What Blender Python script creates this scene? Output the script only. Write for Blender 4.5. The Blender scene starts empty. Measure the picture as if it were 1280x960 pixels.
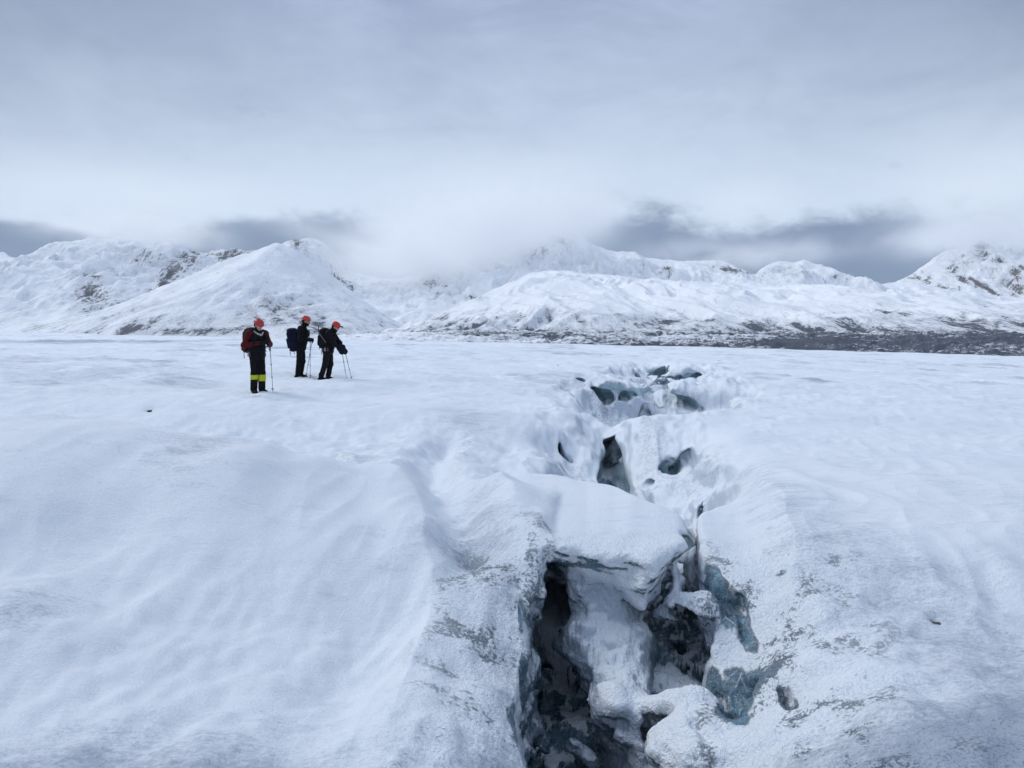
# Glacier walk: three roped-up walkers on a snow-covered glacier beside an open crevasse.
import bpy, math, random
import numpy as np
from mathutils import Vector, Matrix

SC = bpy.context.scene
COL = SC.collection
F32 = np.float32
FPX = 980.0          # focal length in photo pixels (1280 wide)
HOR = 428.0          # photo row of the true horizon
CAMZ = 1.6


def W(u, v, y):
    """a point y metres ahead that is seen at photo pixel (u, v)"""
    return ((u - 640.0) / FPX * y, y, CAMZ - (v - HOR) / FPX * y)


# ---------------------------------------------------------------- noise
_rng = np.random.RandomState(7)
_perm = _rng.permutation(256).astype(np.int32)
_perm = np.concatenate([_perm, _perm, _perm])
_g = _rng.normal(size=(256, 3))
_g = (_g / np.linalg.norm(_g, axis=1)[:, None] * 1.6).astype(F32)


def perlin(x, y, z, seed=0):
    x = np.asarray(x, F32) + F32(seed * 17.31); y = np.asarray(y, F32) + F32(seed * 5.77); z = np.asarray(z, F32) + F32(seed * 9.13)
    x, y, z = np.broadcast_arrays(x, y, z)
    xf = np.floor(x); yf = np.floor(y); zf = np.floor(z)
    xi = xf.astype(np.int32) & 255; yi = yf.astype(np.int32) & 255; zi = zf.astype(np.int32) & 255
    fx = x - xf; fy = y - yf; fz = z - zf
    def fade(t): return t * t * t * (t * (t * 6 - 15) + 10)
    u = fade(fx); v = fade(fy); w = fade(fz)
    def gr(ix, iy, iz, dx, dy, dz):
        h = _perm[_perm[_perm[ix] + iy] + iz]
        g = _g[h]
        return g[..., 0] * dx + g[..., 1] * dy + g[..., 2] * dz
    x1 = (xi + 1) & 255; y1 = (yi + 1) & 255; z1 = (zi + 1) & 255
    def lerp(a, b, t): return a + (b - a) * t
    a = lerp(gr(xi, yi, zi, fx, fy, fz), gr(x1, yi, zi, fx - 1, fy, fz), u)
    b = lerp(gr(xi, y1, zi, fx, fy - 1, fz), gr(x1, y1, zi, fx - 1, fy - 1, fz), u)
    c = lerp(gr(xi, yi, z1, fx, fy, fz - 1), gr(x1, yi, z1, fx - 1, fy, fz - 1), u)
    d = lerp(gr(xi, y1, z1, fx, fy - 1, fz - 1), gr(x1, y1, z1, fx - 1, fy - 1, fz - 1), u)
    return lerp(lerp(a, b, v), lerp(c, d, v), w)


def fbm(x, y, z, octs=4, seed=0, gain=.5, lac=2.03):
    s = 0; a = 1.0; f = 1.0
    for o in range(octs):
        s = s + F32(a) * perlin(x * F32(f), y * F32(f), z * F32(f), seed + o * 3)
        a *= gain; f *= lac
    return s


def sstep(a, b, x):
    t = np.clip((x - a) / (b - a), 0, 1)
    return t * t * (3 - 2 * t)


def smin(a, b, k):
    h = np.clip(.5 + .5 * (b - a) / k, 0, 1)
    return b + (a - b) * h - k * h * (1 - h)


def smax(a, b, k):
    return -smin(-a, -b, k)


def pchip(xs, ys):
    """smooth interpolation of a table, used for every profile in the scene"""
    xs = np.asarray(xs, float); ys = np.asarray(ys, float)
    h = np.diff(xs); d = np.diff(ys) / h
    m = np.zeros_like(ys)
    m[0] = d[0]; m[-1] = d[-1]
    for i in range(1, len(xs) - 1):
        if d[i - 1] * d[i] > 0:
            w1 = 2 * h[i] + h[i - 1]; w2 = h[i] + 2 * h[i - 1]
            m[i] = (w1 + w2) / (w1 / d[i - 1] + w2 / d[i])
    def f(x):
        x = np.clip(np.asarray(x, float), xs[0], xs[-1])
        i = np.clip(np.searchsorted(xs, x) - 1, 0, len(xs) - 2)
        t = (x - xs[i]) / h[i]
        return ((1 + 2 * t) * (1 - t) ** 2 * ys[i] + t * (1 - t) ** 2 * h[i] * m[i]
                + t * t * (3 - 2 * t) * ys[i + 1] + t * t * (t - 1) * h[i] * m[i + 1])
    return f


# ---------------------------------------------------------------- mesh helpers
def make_mesh(name, co, quads, smooth=True, tris=None):
    me = bpy.data.meshes.new(name)
    co = np.asarray(co, np.float32)
    nq = len(quads); nt = 0 if tris is None else len(tris)
    me.vertices.add(len(co)); me.vertices.foreach_set('co', co.ravel())
    loops = np.asarray(quads, np.int32).reshape(-1)
    if nt: loops = np.concatenate([loops, np.asarray(tris, np.int32).reshape(-1)])
    me.loops.add(len(loops)); me.loops.foreach_set('vertex_index', loops)
    me.polygons.add(nq + nt)
    st = np.concatenate([np.arange(nq) * 4, nq * 4 + np.arange(nt) * 3]).astype(np.int32)
    me.polygons.foreach_set('loop_start', st)
    me.update(calc_edges=True)
    me.validate()
    if smooth:
        me.polygons.foreach_set('use_smooth', np.ones(len(me.polygons), bool))
    return me


def attr(me, name, val):
    a = me.attributes.new(name, 'FLOAT', 'POINT')
    a.data.foreach_set('value', np.asarray(val, np.float32).ravel())


def link(name, me, mat=None, parent=None, loc=None):
    o = bpy.data.objects.new(name, me)
    COL.objects.link(o)
    if mat is not None:
        for m in (mat if isinstance(mat, (list, tuple)) else [mat]):
            me.materials.append(m)
    if loc is not None: o.location = loc
    if parent is not None: o.parent = parent
    return o


def tag(o, label=None, cat=None, group=None, kind=None):
    if label: o['label'] = label
    if cat: o['category'] = cat
    if group: o['group'] = group
    if kind: o['kind'] = kind
    return o


def grid_quads(nr, nc):
    i = np.arange(nr * nc).reshape(nr, nc)
    return np.stack([i[:-1, :-1], i[:-1, 1:], i[1:, 1:], i[1:, :-1]], -1).reshape(-1, 4)


def vert_normals(co, quads):
    a = co[quads[:, 0]]; b = co[quads[:, 1]]; c = co[quads[:, 2]]; d = co[quads[:, 3]]
    n = np.cross(c - a, d - b)
    vn = np.zeros_like(co)
    for k in range(4):
        for ax in range(3):
            vn[:, ax] += np.bincount(quads[:, k], weights=n[:, ax], minlength=len(co))
    return vn / np.maximum(np.linalg.norm(vn, axis=1), 1e-12)[:, None]


def surface_nets(f, pos):
    """f: (I,J,K) field, negative inside; pos(i,j,k) maps fractional grid indices to the world"""
    I, J, K = f.shape
    ins = f < 0
    cnt = np.zeros((I - 1, J - 1, K - 1), np.int8)
    for a in (0, 1):
        for b in (0, 1):
            for c in (0, 1):
                cnt += ins[a:I - 1 + a, b:J - 1 + b, c:K - 1 + c]
    act = np.flatnonzero((cnt > 0) & (cnt < 8))
    ci, cj, ck = np.unravel_index(act, cnt.shape)
    idx = np.full(cnt.size, -1, np.int32); idx[act] = np.arange(len(act), dtype=np.int32)
    idx = idx.reshape(cnt.shape)
    acc = np.zeros((len(act), 3)); n = np.zeros(len(act))
    corners = [(a, b, c) for a in (0, 1) for b in (0, 1) for c in (0, 1)]
    fv = {c: f[ci + c[0], cj + c[1], ck + c[2]] for c in corners}
    for c0 in corners:
        for ax in range(3):
            if c0[ax] == 0:
                c1 = list(c0); c1[ax] = 1; c1 = tuple(c1)
                A = fv[c0]; B = fv[c1]
                m = (A < 0) != (B < 0)
                t = np.where(m, A / np.where(m, A - B, 1), 0)
                for q in range(3):
                    acc[:, q] += np.where(m, c0[q] + (t if q == ax else 0), 0)
                n += m
    acc /= n[:, None]
    co = np.stack(pos(ci + acc[:, 0], cj + acc[:, 1], ck + acc[:, 2]), 1).astype(F32)
    quads = []
    # x edges
    s0 = ins[:-1, 1:-1, 1:-1]; s1 = ins[1:, 1:-1, 1:-1]
    i, j, k = np.nonzero(s0 != s1); fl = s0[i, j, k]; j = j + 1; k = k + 1
    q = np.stack([idx[i, j - 1, k - 1], idx[i, j, k - 1], idx[i, j, k], idx[i, j - 1, k]], 1)
    quads.append(np.where(fl[:, None], q, q[:, ::-1]))
    s0 = ins[1:-1, :-1, 1:-1]; s1 = ins[1:-1, 1:, 1:-1]
    i, j, k = np.nonzero(s0 != s1); fl = s0[i, j, k]; i = i + 1; k = k + 1
    q = np.stack([idx[i - 1, j, k - 1], idx[i - 1, j, k], idx[i, j, k], idx[i, j, k - 1]], 1)
    quads.append(np.where(fl[:, None], q, q[:, ::-1]))
    s0 = ins[1:-1, 1:-1, :-1]; s1 = ins[1:-1, 1:-1, 1:]
    i, j, k = np.nonzero(s0 != s1); fl = s0[i, j, k]; i = i + 1; j = j + 1
    q = np.stack([idx[i - 1, j - 1, k], idx[i, j - 1, k], idx[i, j, k], idx[i - 1, j, k]], 1)
    quads.append(np.where(fl[:, None], q, q[:, ::-1]))
    return co, np.concatenate(quads)


# ---------------------------------------------------------------- node helper
class NT:
    """small builder for shader node trees"""
    def __init__(self, tree):
        self.t = tree; self.n = tree.nodes; self.l = tree.links
    def _in(self, sock, v):
        if v is None: return
        if isinstance(v, bpy.types.NodeSocket): self.l.new(v, sock)
        else:
            if isinstance(v, (tuple, list)) and sock.type == 'RGBA' and len(v) == 3: v = (*v, 1)
            sock.default_value = v
    def node(self, typ, out=0, props=None, **ins):
        nd = self.n.new(typ)
        for k, v in (props or {}).items(): setattr(nd, k, v)
        for k, v in ins.items():
            k2 = int(k[1:]) if k[0] == 'i' and k[1:].isdigit() else k.replace('_', ' ')
            self._in(nd.inputs[k2], v)
        return nd.outputs[out]
    def m(self, op, a, b=None, c=None, clamp=False):
        return self.node('ShaderNodeMath', props={'operation': op, 'use_clamp': clamp}, i0=a, i1=b, i2=c)
    def add(self, a, b): return self.m('ADD', a, b)
    def sub(self, a, b): return self.m('SUBTRACT', a, b)
    def mul(self, a, b): return self.m('MULTIPLY', a, b)
    def ramp(self, x, a, b, lo=0.0, hi=1.0, smooth=True):
        return self.node('ShaderNodeMapRange', props={'interpolation_type': 'SMOOTHSTEP' if smooth else 'LINEAR'}, i0=x, i1=a, i2=b, i3=lo, i4=hi)
    def mix(self, f, a, b):
        nd = self.n.new('ShaderNodeMix'); nd.data_type = 'RGBA'
        self._in(nd.inputs[0], f); self._in(nd.inputs[6], a); self._in(nd.inputs[7], b)
        return nd.outputs[2]
    def noise(self, vec, scale, detail=4, rough=.5, dist=0.0):
        return self.node('ShaderNodeTexNoise', Vector=vec, Scale=scale, Detail=detail, Roughness=rough, Distortion=dist)
    def attr(self, name, out='Fac'):
        nd = self.n.new('ShaderNodeAttribute'); nd.attribute_name = name
        return nd.outputs[out]


def new_mat(name):
    m = bpy.data.materials.new(name); m.use_nodes = True
    m.node_tree.nodes.clear()
    return m, NT(m.node_tree)


def finish(nt, shader=None, volume=None):
    o = nt.n.new('ShaderNodeOutputMaterial')
    if shader is not None: nt.l.new(shader, o.inputs['Surface'])
    if volume is not None: nt.l.new(volume, o.inputs['Volume'])


def plain(name, col, rough=.7, bump=0.0, bscale=200.0, var=.0, metal=0.0, sheen=0.0):
    m, nt = new_mat(name)
    geo = nt.node('ShaderNodeTexCoord', 3)
    c = col
    if var:
        nz = nt.noise(geo, bscale * .2, 4)
        c = nt.mix(nz, tuple(x * (1 - var) for x in col), tuple(min(1, x * (1 + var)) for x in col))
    kw = dict(Base_Color=c, Roughness=rough, Metallic=metal, Specular_IOR_Level=.15 if rough > .6 else .5)
    if sheen: kw['Sheen_Weight'] = sheen
    if bump:
        kw['Normal'] = nt.node('ShaderNodeBump', Strength=bump, Distance=.01, Height=nt.noise(geo, bscale, 3))
    finish(nt, nt.node('ShaderNodeBsdfPrincipled', **kw))
    return m
HAZE = 3.2e-5
# banks of cloud on the summits: lumps of (u, v, distance, width px, depth m, height px, amount), density, noise scale, threshold, seed
MISTS = [
    ('summit_cloud', [(590, 296, 2850, 75, 350, 36, 1.2), (655, 282, 2850, 65, 320, 28, 1.2), (715, 276, 2900, 45, 300, 20, .9), (510, 316, 2850, 60, 300, 26, 1.0), (560, 328, 2800, 65, 250, 26, .9)], 7.5e-3, .0065, .42, 3.0),
    ('summit_cloud', [(150, 291, 2850, 60, 320, 13, 1.0), (215, 292, 2850, 45, 300, 13, 1.0)], 8e-3, .0065, .45, 7.0),
    ('summit_cloud', [(920, 324, 3000, 55, 280, 10, 1.1), (985, 317, 3000, 55, 280, 11, 1.1), (850, 316, 3000, 50, 280, 9, .8)], 4e-3, .007, .45, 11.0),
    ('summit_cloud', [(1250, 294, 4150, 90, 400, 20, 1.1), (1200, 296, 4150, 50, 350, 13, .9), (1330, 300, 4150, 80, 350, 26, .9)], 6e-3, .0045, .44, 15.0),
    ('summit_cloud', [(455, 322, 2700, 40, 280, 20, .8), (385, 292, 2700, 30, 260, 9, .7)], 6e-3, .006, .46, 19.0),
]
EXPOSURE = 0.23
C_ZENITH = (.55, .65, .84)
C_BACK = (.52, .61, .77)
GAPS = [(20, 326, 100, 28, 1.25), (250, 312, 60, 22, .9), (335, 306, 60, 30, 1.1), (425, 312, 60, 48, 1.25), (545, 326, 45, 32, 1.1), (800, 314, 95, 38, 1.2), (1000, 326, 115, 44, 1.15), (1110, 348, 110, 40, 1.35), (1060, 305, 60, 34, .5)]
BRIGHTS = [(640, 265, 110, 50, .9), (480, 330, 60, 30, .5), (930, 262, 60, 30, .5), (1230, 265, 90, 50, .7), (180, 262, 160, 30, .6)]
# ---------------------------------------------------------------- camera, light, sky
cam = bpy.data.cameras.new('camera')
cam.sensor_width = 36.0; cam.sensor_fit = 'HORIZONTAL'
cam.lens = 36.0 * FPX / 1280.0
cam.clip_start = .05; cam.clip_end = 60000
cam_o = bpy.data.objects.new('camera', cam); COL.objects.link(cam_o)
cam_o.location = (0, 0, CAMZ)
PITCH = math.atan((480 - HOR) / FPX)
cam_o.rotation_euler = (math.radians(90) - PITCH, 0, 0)
SC.camera = cam_o

SC.render.engine = 'CYCLES'
SC.cycles.use_denoising = True
SC.cycles.max_bounces = 14; SC.cycles.diffuse_bounces = 2; SC.cycles.glossy_bounces = 3
SC.cycles.transmission_bounces = 4; SC.cycles.volume_bounces = 10; SC.cycles.transparent_max_bounces = 8
SC.cycles.volume_step_rate = 1.0; SC.cycles.volume_max_steps = 128
SC.cycles.caustics_reflective = False; SC.cycles.caustics_refractive = False
vs = SC.view_settings
vs.view_transform = 'Standard'; vs.look = 'None'; vs.gamma = 1.0; vs.use_curve_mapping = False
vs.exposure = EXPOSURE

SUN_EL, SUN_AZ = math.radians(43), math.radians(-58)     # azimuth from +Y towards +X
sl = bpy.data.lights.new('sun', 'SUN'); sl.energy = 1.5; sl.angle = math.radians(28); sl.color = (1, .97, .93)
so = bpy.data.objects.new('sun', sl); COL.objects.link(so)
dirv = Vector((math.sin(SUN_AZ) * math.cos(SUN_EL), math.cos(SUN_AZ) * math.cos(SUN_EL), math.sin(SUN_EL)))
so.rotation_euler = dirv.to_track_quat('Z', 'Y').to_euler(); so.location = (0, 0, 60)

wd = bpy.data.worlds.new('World'); SC.world = wd; wd.use_nodes = True
wd.node_tree.nodes.clear(); nt = NT(wd.node_tree)
sky = nt.node('ShaderNodeTexSky', props=dict(sky_type='NISHITA', sun_disc=False, sun_elevation=SUN_EL, sun_rotation=SUN_AZ, altitude=600))
dirn = nt.node('ShaderNodeTexCoord', 0)
sep = nt.n.new('ShaderNodeSeparateXYZ'); nt.l.new(dirn, sep.inputs[0])
dx, dy, dz = sep.outputs
az = nt.m('ARCTAN2', dx, dy)                       # radians, 0 straight ahead
el = nt.m('ARCSINE', dz)
comb = nt.node('ShaderNodeCombineXYZ', X=nt.add(nt.mul(az, 1.0), nt.mul(el, .45)), Y=nt.mul(el, 1.45), Z=0.0)
n_big = nt.noise(comb, 2.6, 5, .55, .3)
n_mid = nt.noise(comb, 8.5, 8, .62, .5)
n_fine = nt.noise(comb, 22.0, 6, .62, .4)
wsp = nt.node('ShaderNodeMapping', Vector=nt.node('ShaderNodeCombineXYZ', X=az, Y=el, Z=5.3), Rotation=(0, 0, -.55), Scale=(.55, 1.5, 1))
n_wsp = nt.noise(wsp, 9.0, 8, .64, .35)
n_soft = nt.noise(nt.node('ShaderNodeCombineXYZ', X=nt.mul(az, 1.0), Y=nt.mul(el, 2.2), Z=4.0), 4.2, 7, .6, .5)
# cloud brightness by height: bright bank above the summits, greyer ceiling overhead
elw = nt.add(nt.add(el, nt.mul(nt.sub(n_big, .5), .12)), nt.mul(nt.sub(n_mid, .5), .07))
def px_el(v): return math.atan((HOR - v) / FPX)
def px_az(u): return math.atan((u - 640) / FPX)
ceil_f = nt.ramp(elw, px_el(270), px_el(-40))
c_bank = (.545, .64, .775); c_ceil = (.27, .342, .495); c_dark = (.13, .195, .31)
col = nt.mix(ceil_f, c_bank, c_ceil)
# soft streaks in the ceiling
st = nt.ramp(n_soft, .38, .66)
col = nt.mix(nt.mul(nt.mul(st, ceil_f), .40), col, (.52, .615, .80))
tex = nt.mul(nt.ramp(n_wsp, .36, .66), nt.ramp(el, .12, .30))
col = nt.mix(nt.mul(tex, .30), col, (.27, .335, .47))
side = nt.mul(nt.ramp(nt.m('ABSOLUTE', az), .15, .75), nt.ramp(elw, .10, .48))
col = nt.mix(nt.mul(side, 1.0), col, (.165, .215, .32))
# gaps under the bank where the deep blue-grey cloud behind shows
def blob(u, v, su, sv, amp, below=None):
    a = nt.m('DIVIDE', nt.sub(az, px_az(u)), su / FPX)
    e = nt.m('DIVIDE', nt.sub(el, px_el(v)), sv / FPX)
    if below: e = nt.mul(e, nt.ramp(e, -.3, .3, below, 1.0))
    r2 = nt.add(nt.mul(a, a), nt.mul(e, e))
    return nt.mul(nt.m('EXPONENT', nt.mul(r2, -1.0)), amp)
gap = None
for b in GAPS:
    g = blob(*b, below=.4); gap = g if gap is None else nt.add(gap, g)
gap = nt.add(gap, nt.mul(nt.ramp(el, px_el(296), px_el(345)), .75))
gap = nt.ramp(nt.add(nt.mul(gap, 1.05), nt.add(nt.mul(nt.sub(n_wsp, .5), 2.0), nt.mul(nt.sub(n_fine, .5), 1.1))), .25, 1.1)
col = nt.mix(gap, col, c_dark)
bright = None
for b in BRIGHTS:
    g = blob(*b); bright = g if bright is None else nt.add(bright, g)
col = nt.mix(nt.m('MINIMUM', nt.mul(bright, nt.ramp(n_mid, .2, .6, .6, 1.1)), 1.0), col, (.65, .735, .855))
# overhead and behind: plain grey overcast, a little brighter at the zenith
up = nt.ramp(el, .55, 1.2)
col = nt.mix(up, col, C_ZENITH)
back = nt.ramp(nt.m('ABSOLUTE', az), 1.2, 2.4)
col = nt.mix(nt.mul(back, nt.ramp(el, .9, .3)), col, C_BACK)
col = nt.mix(nt.ramp(el, -.02, -.06), col, (.55, .6, .7))
clear = nt.n.new('ShaderNodeBackground'); nt.l.new(sky, clear.inputs[0]); clear.inputs[1].default_value = .05
cloud = nt.n.new('ShaderNodeBackground'); nt.l.new(col, cloud.inputs[0]); cloud.inputs[1].default_value = 1.0
mixs = nt.n.new('ShaderNodeMixShader'); mixs.inputs[0].default_value = .97
nt.l.new(clear.outputs[0], mixs.inputs[1]); nt.l.new(cloud.outputs[0], mixs.inputs[2])
wo = nt.n.new('ShaderNodeOutputWorld'); nt.l.new(mixs.outputs[0], wo.inputs['Surface'])
# ---------------------------------------------------------------- glacier surface (plan-view height function)
_YS = [1, 3, 6, 10, 15, 19, 23, 30, 40, 60, 100, 170, 250, 300, 420]
_SS = [-1.6, -.65, -.35, -.1, .05, .15, .35, .65, 1.6]
_TAB = [  # heights for each distance row, columns follow x / y
    [.1, .0, -.05, -.02, -.05, .0, .05, .08, .1],
    [.2, .06, .0, -.02, -.05, .0, .05, .12, .2],
    [.3, .12, .06, .02, .0, .0, .02, .10, .2],
    [.4, .16, .12, .06, -.03, -.06, .02, .10, .1],
    [.8, .40, .30, .20, .05, .0, .06, .06, .0],
    [1.0, .60, .46, .30, .14, .02, .08, .0, -.2],
    [1.3, .85, .70, .45, .22, .06, .1, -.03, -.4],
    [1.8, 1.05, .92, .62, .35, .2, .12, -.15, -.7],
    [2.3, 1.35, 1.1, .78, .45, .3, .12, -.32, -1.2],
    [3.0, 1.75, 1.45, 1.0, .7, .45, .15, -.60, -2.0],
    [4.2, 2.45, 1.95, 1.35, .95, .6, .10, -1.0, -3.4],
    [6.0, 3.5, 2.55, 1.6, 1.1, .7, -.2, -1.9, -6.0],
    [8.0, 4.6, 3.0, 1.7, 1.0, .5, -.8, -2.9, -9.0],
    [6.0, 3.2, 1.2, -1.0, -2.0, -2.8, -4.4, -6.5, -14.0],
    [-6, -9, -12, -14, -15, -16, -17, -18, -24.0]]
_COLF = [pchip(np.log(_YS), [r[c] for r in _TAB]) for c in range(len(_SS))]


def base_h(x, y):
    yy = np.maximum(y, .8)
    ly = np.log(yy); s = np.clip(x / yy, -1.6, 1.6)
    cols = np.stack([c(ly) for c in _COLF])
    i = np.clip(np.searchsorted(_SS, s) - 1, 0, len(_SS) - 2)
    ss = np.array(_SS); h = np.diff(ss)
    # Catmull-style slopes
    m = np.empty_like(cols)
    dd = np.diff(cols, axis=0) / h[:, None] if cols.ndim == 2 else np.diff(cols, axis=0) / h[:, None, None]
    m[0] = dd[0]; m[-1] = dd[-1]; m[1:-1] = .5 * (dd[:-1] + dd[1:])
    t = (s - ss[i]) / h[i]; hh = h[i]
    def tk(A, k): return np.take_along_axis(A, k[None], 0)[0]
    a = tk(cols, i); b = tk(cols, i + 1); ma = tk(m, i) * hh; mb = tk(m, i + 1) * hh
    return (1 + 2 * t) * (1 - t) ** 2 * a + t * (1 - t) ** 2 * ma + t * t * (3 - 2 * t) * b + t * t * (t - 1) * mb


def polydist(x, y, pts):
    """distance to a polyline in plan, signed side (+ = right of travel) and position along it 0..1"""
    best = np.full(np.shape(x), 1e9); side = np.zeros(np.shape(x)); par = np.zeros(np.shape(x))
    n = len(pts) - 1
    for k in range(n):
        ax, ay = pts[k]; bx, by = pts[k + 1]
        dx, dy = bx - ax, by - ay; L2 = dx * dx + dy * dy
        t = np.clip(((x - ax) * dx + (y - ay) * dy) / L2, 0, 1)
        ex = x - (ax + t * dx); ey = y - (ay + t * dy)
        d = np.hypot(ex, ey); c = d < best
        best = np.where(c, d, best); side = np.where(c, np.sign(dy * ex - dx * ey), side)
        par = np.where(c, (k + t) / n, par)
    return best, side, par


def Pg(u, v, z=0.0):
    y = FPX * (CAMZ - z) / (v - HOR)
    return ((u - 640) / FPX * y, y)


def gauss(x, y, cx, cy, rx, ry, ang=0.0):
    c, s = math.cos(ang), math.sin(ang)
    a = ((x - cx) * c + (y - cy) * s) / rx; b = (-(x - cx) * s + (y - cy) * c) / ry
    return np.exp(-(a * a + b * b))


_tr_c = pchip([7, 10, 13, 16, 20, 27, 36, 44, 60], [1.3, 1.65, 2.0, 2.2, 3.6, 5.0, 7.2, 9.0, 13])
_tr_w = pchip([7, 10, 13, 16, 20, 27, 36, 44, 60], [.8, 1.05, 1.25, 1.4, 2.1, 2.6, 2.4, 2.4, 2.4])
_tr_d = pchip([6, 8, 10, 12.5, 15, 17.4, 18.6, 22, 25.3, 26.6, 30, 33, 36, 40, 43, 52], [0, 0.1, .19, .32, .33, -.03, .12, .85, .85, -.14, -.10, .25, .80, .70, .10, 0])


CRACK = [(1.72, 7.6), (1.95, 8.6), (2.15, 9.8), (2.35, 11.0), (2.05, 12.2), (1.95, 13.4), (2.15, 15.2), (2.05, 17.0), (2.75, 19.5), (3.6, 22.0), (4.4, 25.0), (5.4, 28.0), (6.1, 32.0), (7.4, 37.0), (8.2, 43.0), (9.4, 50.0)]


def crev_zone(x, y):
    """1 in and beside the crevasse, 0 on the open snow"""
    a = sstep(-1.0, .1, x - XL(y)) * sstep(-1.2, .1, XR(y) - x)
    return a * sstep(1.2, 2.0, y) * sstep(56, 46, y)


XL = pchip([1.5, 3, 4, 5, 6, 7, 8, 9, 10, 12, 15, 20, 28, 38, 48, 60], [.12, .20, .23, .21, .22, .3, .45, .6, .68, .85, 1.0, 1.7, 2.8, 4.6, 7.0, 10.5])
XR = pchip([1.5, 3, 4, 5, 6, 7, 8, 9, 10, 12, 15, 20, 28, 38, 48, 60], [.58, .82, 1.09, 1.35, 1.53, 1.66, 1.95, 2.3, 2.55, 3.0, 3.5, 4.9, 6.9, 9.4, 11.0, 14.5])


def surf_h(x, y):
    h = base_h(x, y)
    nz = np.zeros_like(h)
    # long soft undulations, growing with distance
    far = sstep(6, 40, y)
    h = h + fbm(x * .16, y * .16, nz, 3, 3) * (.06 + .05 * far)
    h = h + fbm(x * .055, y * .055, nz, 3, 9) * (.05 + .30 * sstep(30, 150, y)) * (1 - .5 * sstep(250, 400, y))
    # drifted hummock on the left
    cx, cy = -4.6, 8.3
    n1 = .25 * fbm(x * .5, y * .5, nz, 2, 21)
    g = np.exp(-(((x - cx) / 2.9) ** 2 + (np.where(y > cy, (y - cy) / 1.1, (y - cy) / 2.0)) ** 2))
    h = h + .66 * g * (1 + n1)
    h = h + .16 * np.exp(-(((x + 2.55) / .5) ** 2 + ((y - 7.4 - .25 * (x + 2.5)) / 1.0) ** 2))
    h = h - .16 * gauss(x, y, -3.3, 6.1, .9, .5, .5)
    # low mound at the left edge, near
    h = h + .22 * gauss(x, y, -3.5, 5.0, .75, .45, -.2)
    # little wind lip left of centre
    d, s, p = polydist(x, y, [(-3.0, 11.9), (-2.55, 11.3), (-2.1, 10.6), (-2.0, 9.5), (-1.95, 8.0), (-1.9, 6.8)])
    w = np.where(s > 0, .22, .75)
    h = h + .24 * np.exp(-(d / w) ** 2) * sstep(1.0, .45, p) * sstep(0, .12, p)
    h = h - .12 * np.exp(-((d - .35) / .3) ** 2) * (s > 0) * sstep(.9, .4, p) * sstep(0, .2, p)
    # second ridge and gully that run beside the crevasse
    d, s, p = polydist(x, y, [(-1.0, 15.5), (-.95, 13.3), (-.98, 11.5), (-.70, 9.4), (-.40, 7.7), (-.15, 6.4), (-.02, 5.7)])
    amp = sstep(0, .12, p) * sstep(1.0, .85, p)
    h = h - .24 * np.exp(-((d * s - .22) / .28) ** 2) * amp
    h = h + .12 * np.exp(-((d * s + .25) / .45) ** 2) * amp
    lev = np.exp(-((d * s - .85) / .5) ** 2) * amp
    h = h + .06 * lev
    h = h + .07 * amp * np.exp(-(d / .6) ** 2) * fbm(x * 1.6, y * 1.3, nz, 4, 41)
    # near bank: left lip rolls over into the crevasse, with a swelling in front
    t = np.clip(x - XL(y), -2.5, .6)
    roll = sstep(-.95, .25, t) * sstep(1.2, 1.9, y) * sstep(6.3, 4.9, y)
    h = h - .34 * roll ** 1.6
    h = h + .09 * gauss(x, y, -.42, 3.6, .35, .8, .1)
    h = h + roll * .07 * fbm(x * 2.2, y * 2.2, nz, 3, 55)
    # right bank rolls over more gently
    t = np.clip(XR(y) - x, -2.5, .6)
    rr = sstep(-1.0, .2, t) * sstep(1.2, 1.9, y) * sstep(7.0, 5.0, y)
    h = h - .42 * rr ** 1.5
    rr2 = sstep(-1.1, .2, t) * sstep(7.5, 9.5, y) * sstep(17, 14, y)
    h = h - .36 * rr2 ** 1.4
    ll2 = sstep(-.8, .15, np.clip(x - XL(y), -2.5, .6)) * sstep(10.0, 11.5, y) * sstep(18, 15, y)
    h = h - .16 * ll2 ** 1.4
    h = h + (rr + rr2) * .06 * fbm(x * 2.0, y * 1.6, nz, 3, 57)
    # snowed-in trough further back
    tc, tw, td = _tr_c(y), _tr_w(y), _tr_d(y + .5 * fbm(x * .35, y * .2, nz, 2, 63) * sstep(14, 20, y))
    q = np.abs(x - tc) / tw
    tr = sstep(1.28, .55, q + .25 * fbm(x * .9, y * .5, nz, 2, 61))
    h = h - td * tr
    rough = sstep(9, 11, y) * sstep(56, 46, y) * sstep(1.5, .9, q)
    sc = 1.0 / (.5 + y * .035)
    h = h + rough * (.14 + .10 * sstep(20, 34, y)) * fbm(x * 1.0 * sc, y * 1.5 * sc, nz, 4, 71)
    rgd = 1 - np.abs(fbm(x * .75 * sc, y * 1.15 * sc, nz, 4, 77, .6)) * 2.0
    h = h + rough * (.08 + .10 * sstep(18, 30, y)) * (rgd - .55)
    if np.max(y) > 7:
        d, s, pr = polydist(x + .22 * fbm(x * 1.1, y * .6, nz, 2, 181) * (1 + sstep(14, 30, y)), y, CRACK)
        cw = .26 + .020 * y
        gv = np.exp(-(d / np.where(s > 0, cw * .75, cw * 1.25)) ** 2) * sstep(0, .06, pr) * sstep(1, .93, pr)
        h = h - (.26 + .012 * y) * gv * (.75 + .5 * fbm(x * .5, y * .25, nz, 2, 183))
    # broken, dirty patch on the far side of the trough
    rg = gauss(x, y, 7.6, 39, 2.6, 5.0)
    h = h + rg * .45 * fbm(x * .9, y * .5, nz, 3, 73)
    # small snow forms everywhere
    open_ = 1 - .6 * crev_zone(x, y)
    h = h + open_ * .018 * fbm(x * .9, y * 1.4, nz, 4, 81) * sstep(60, 20, y)
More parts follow.
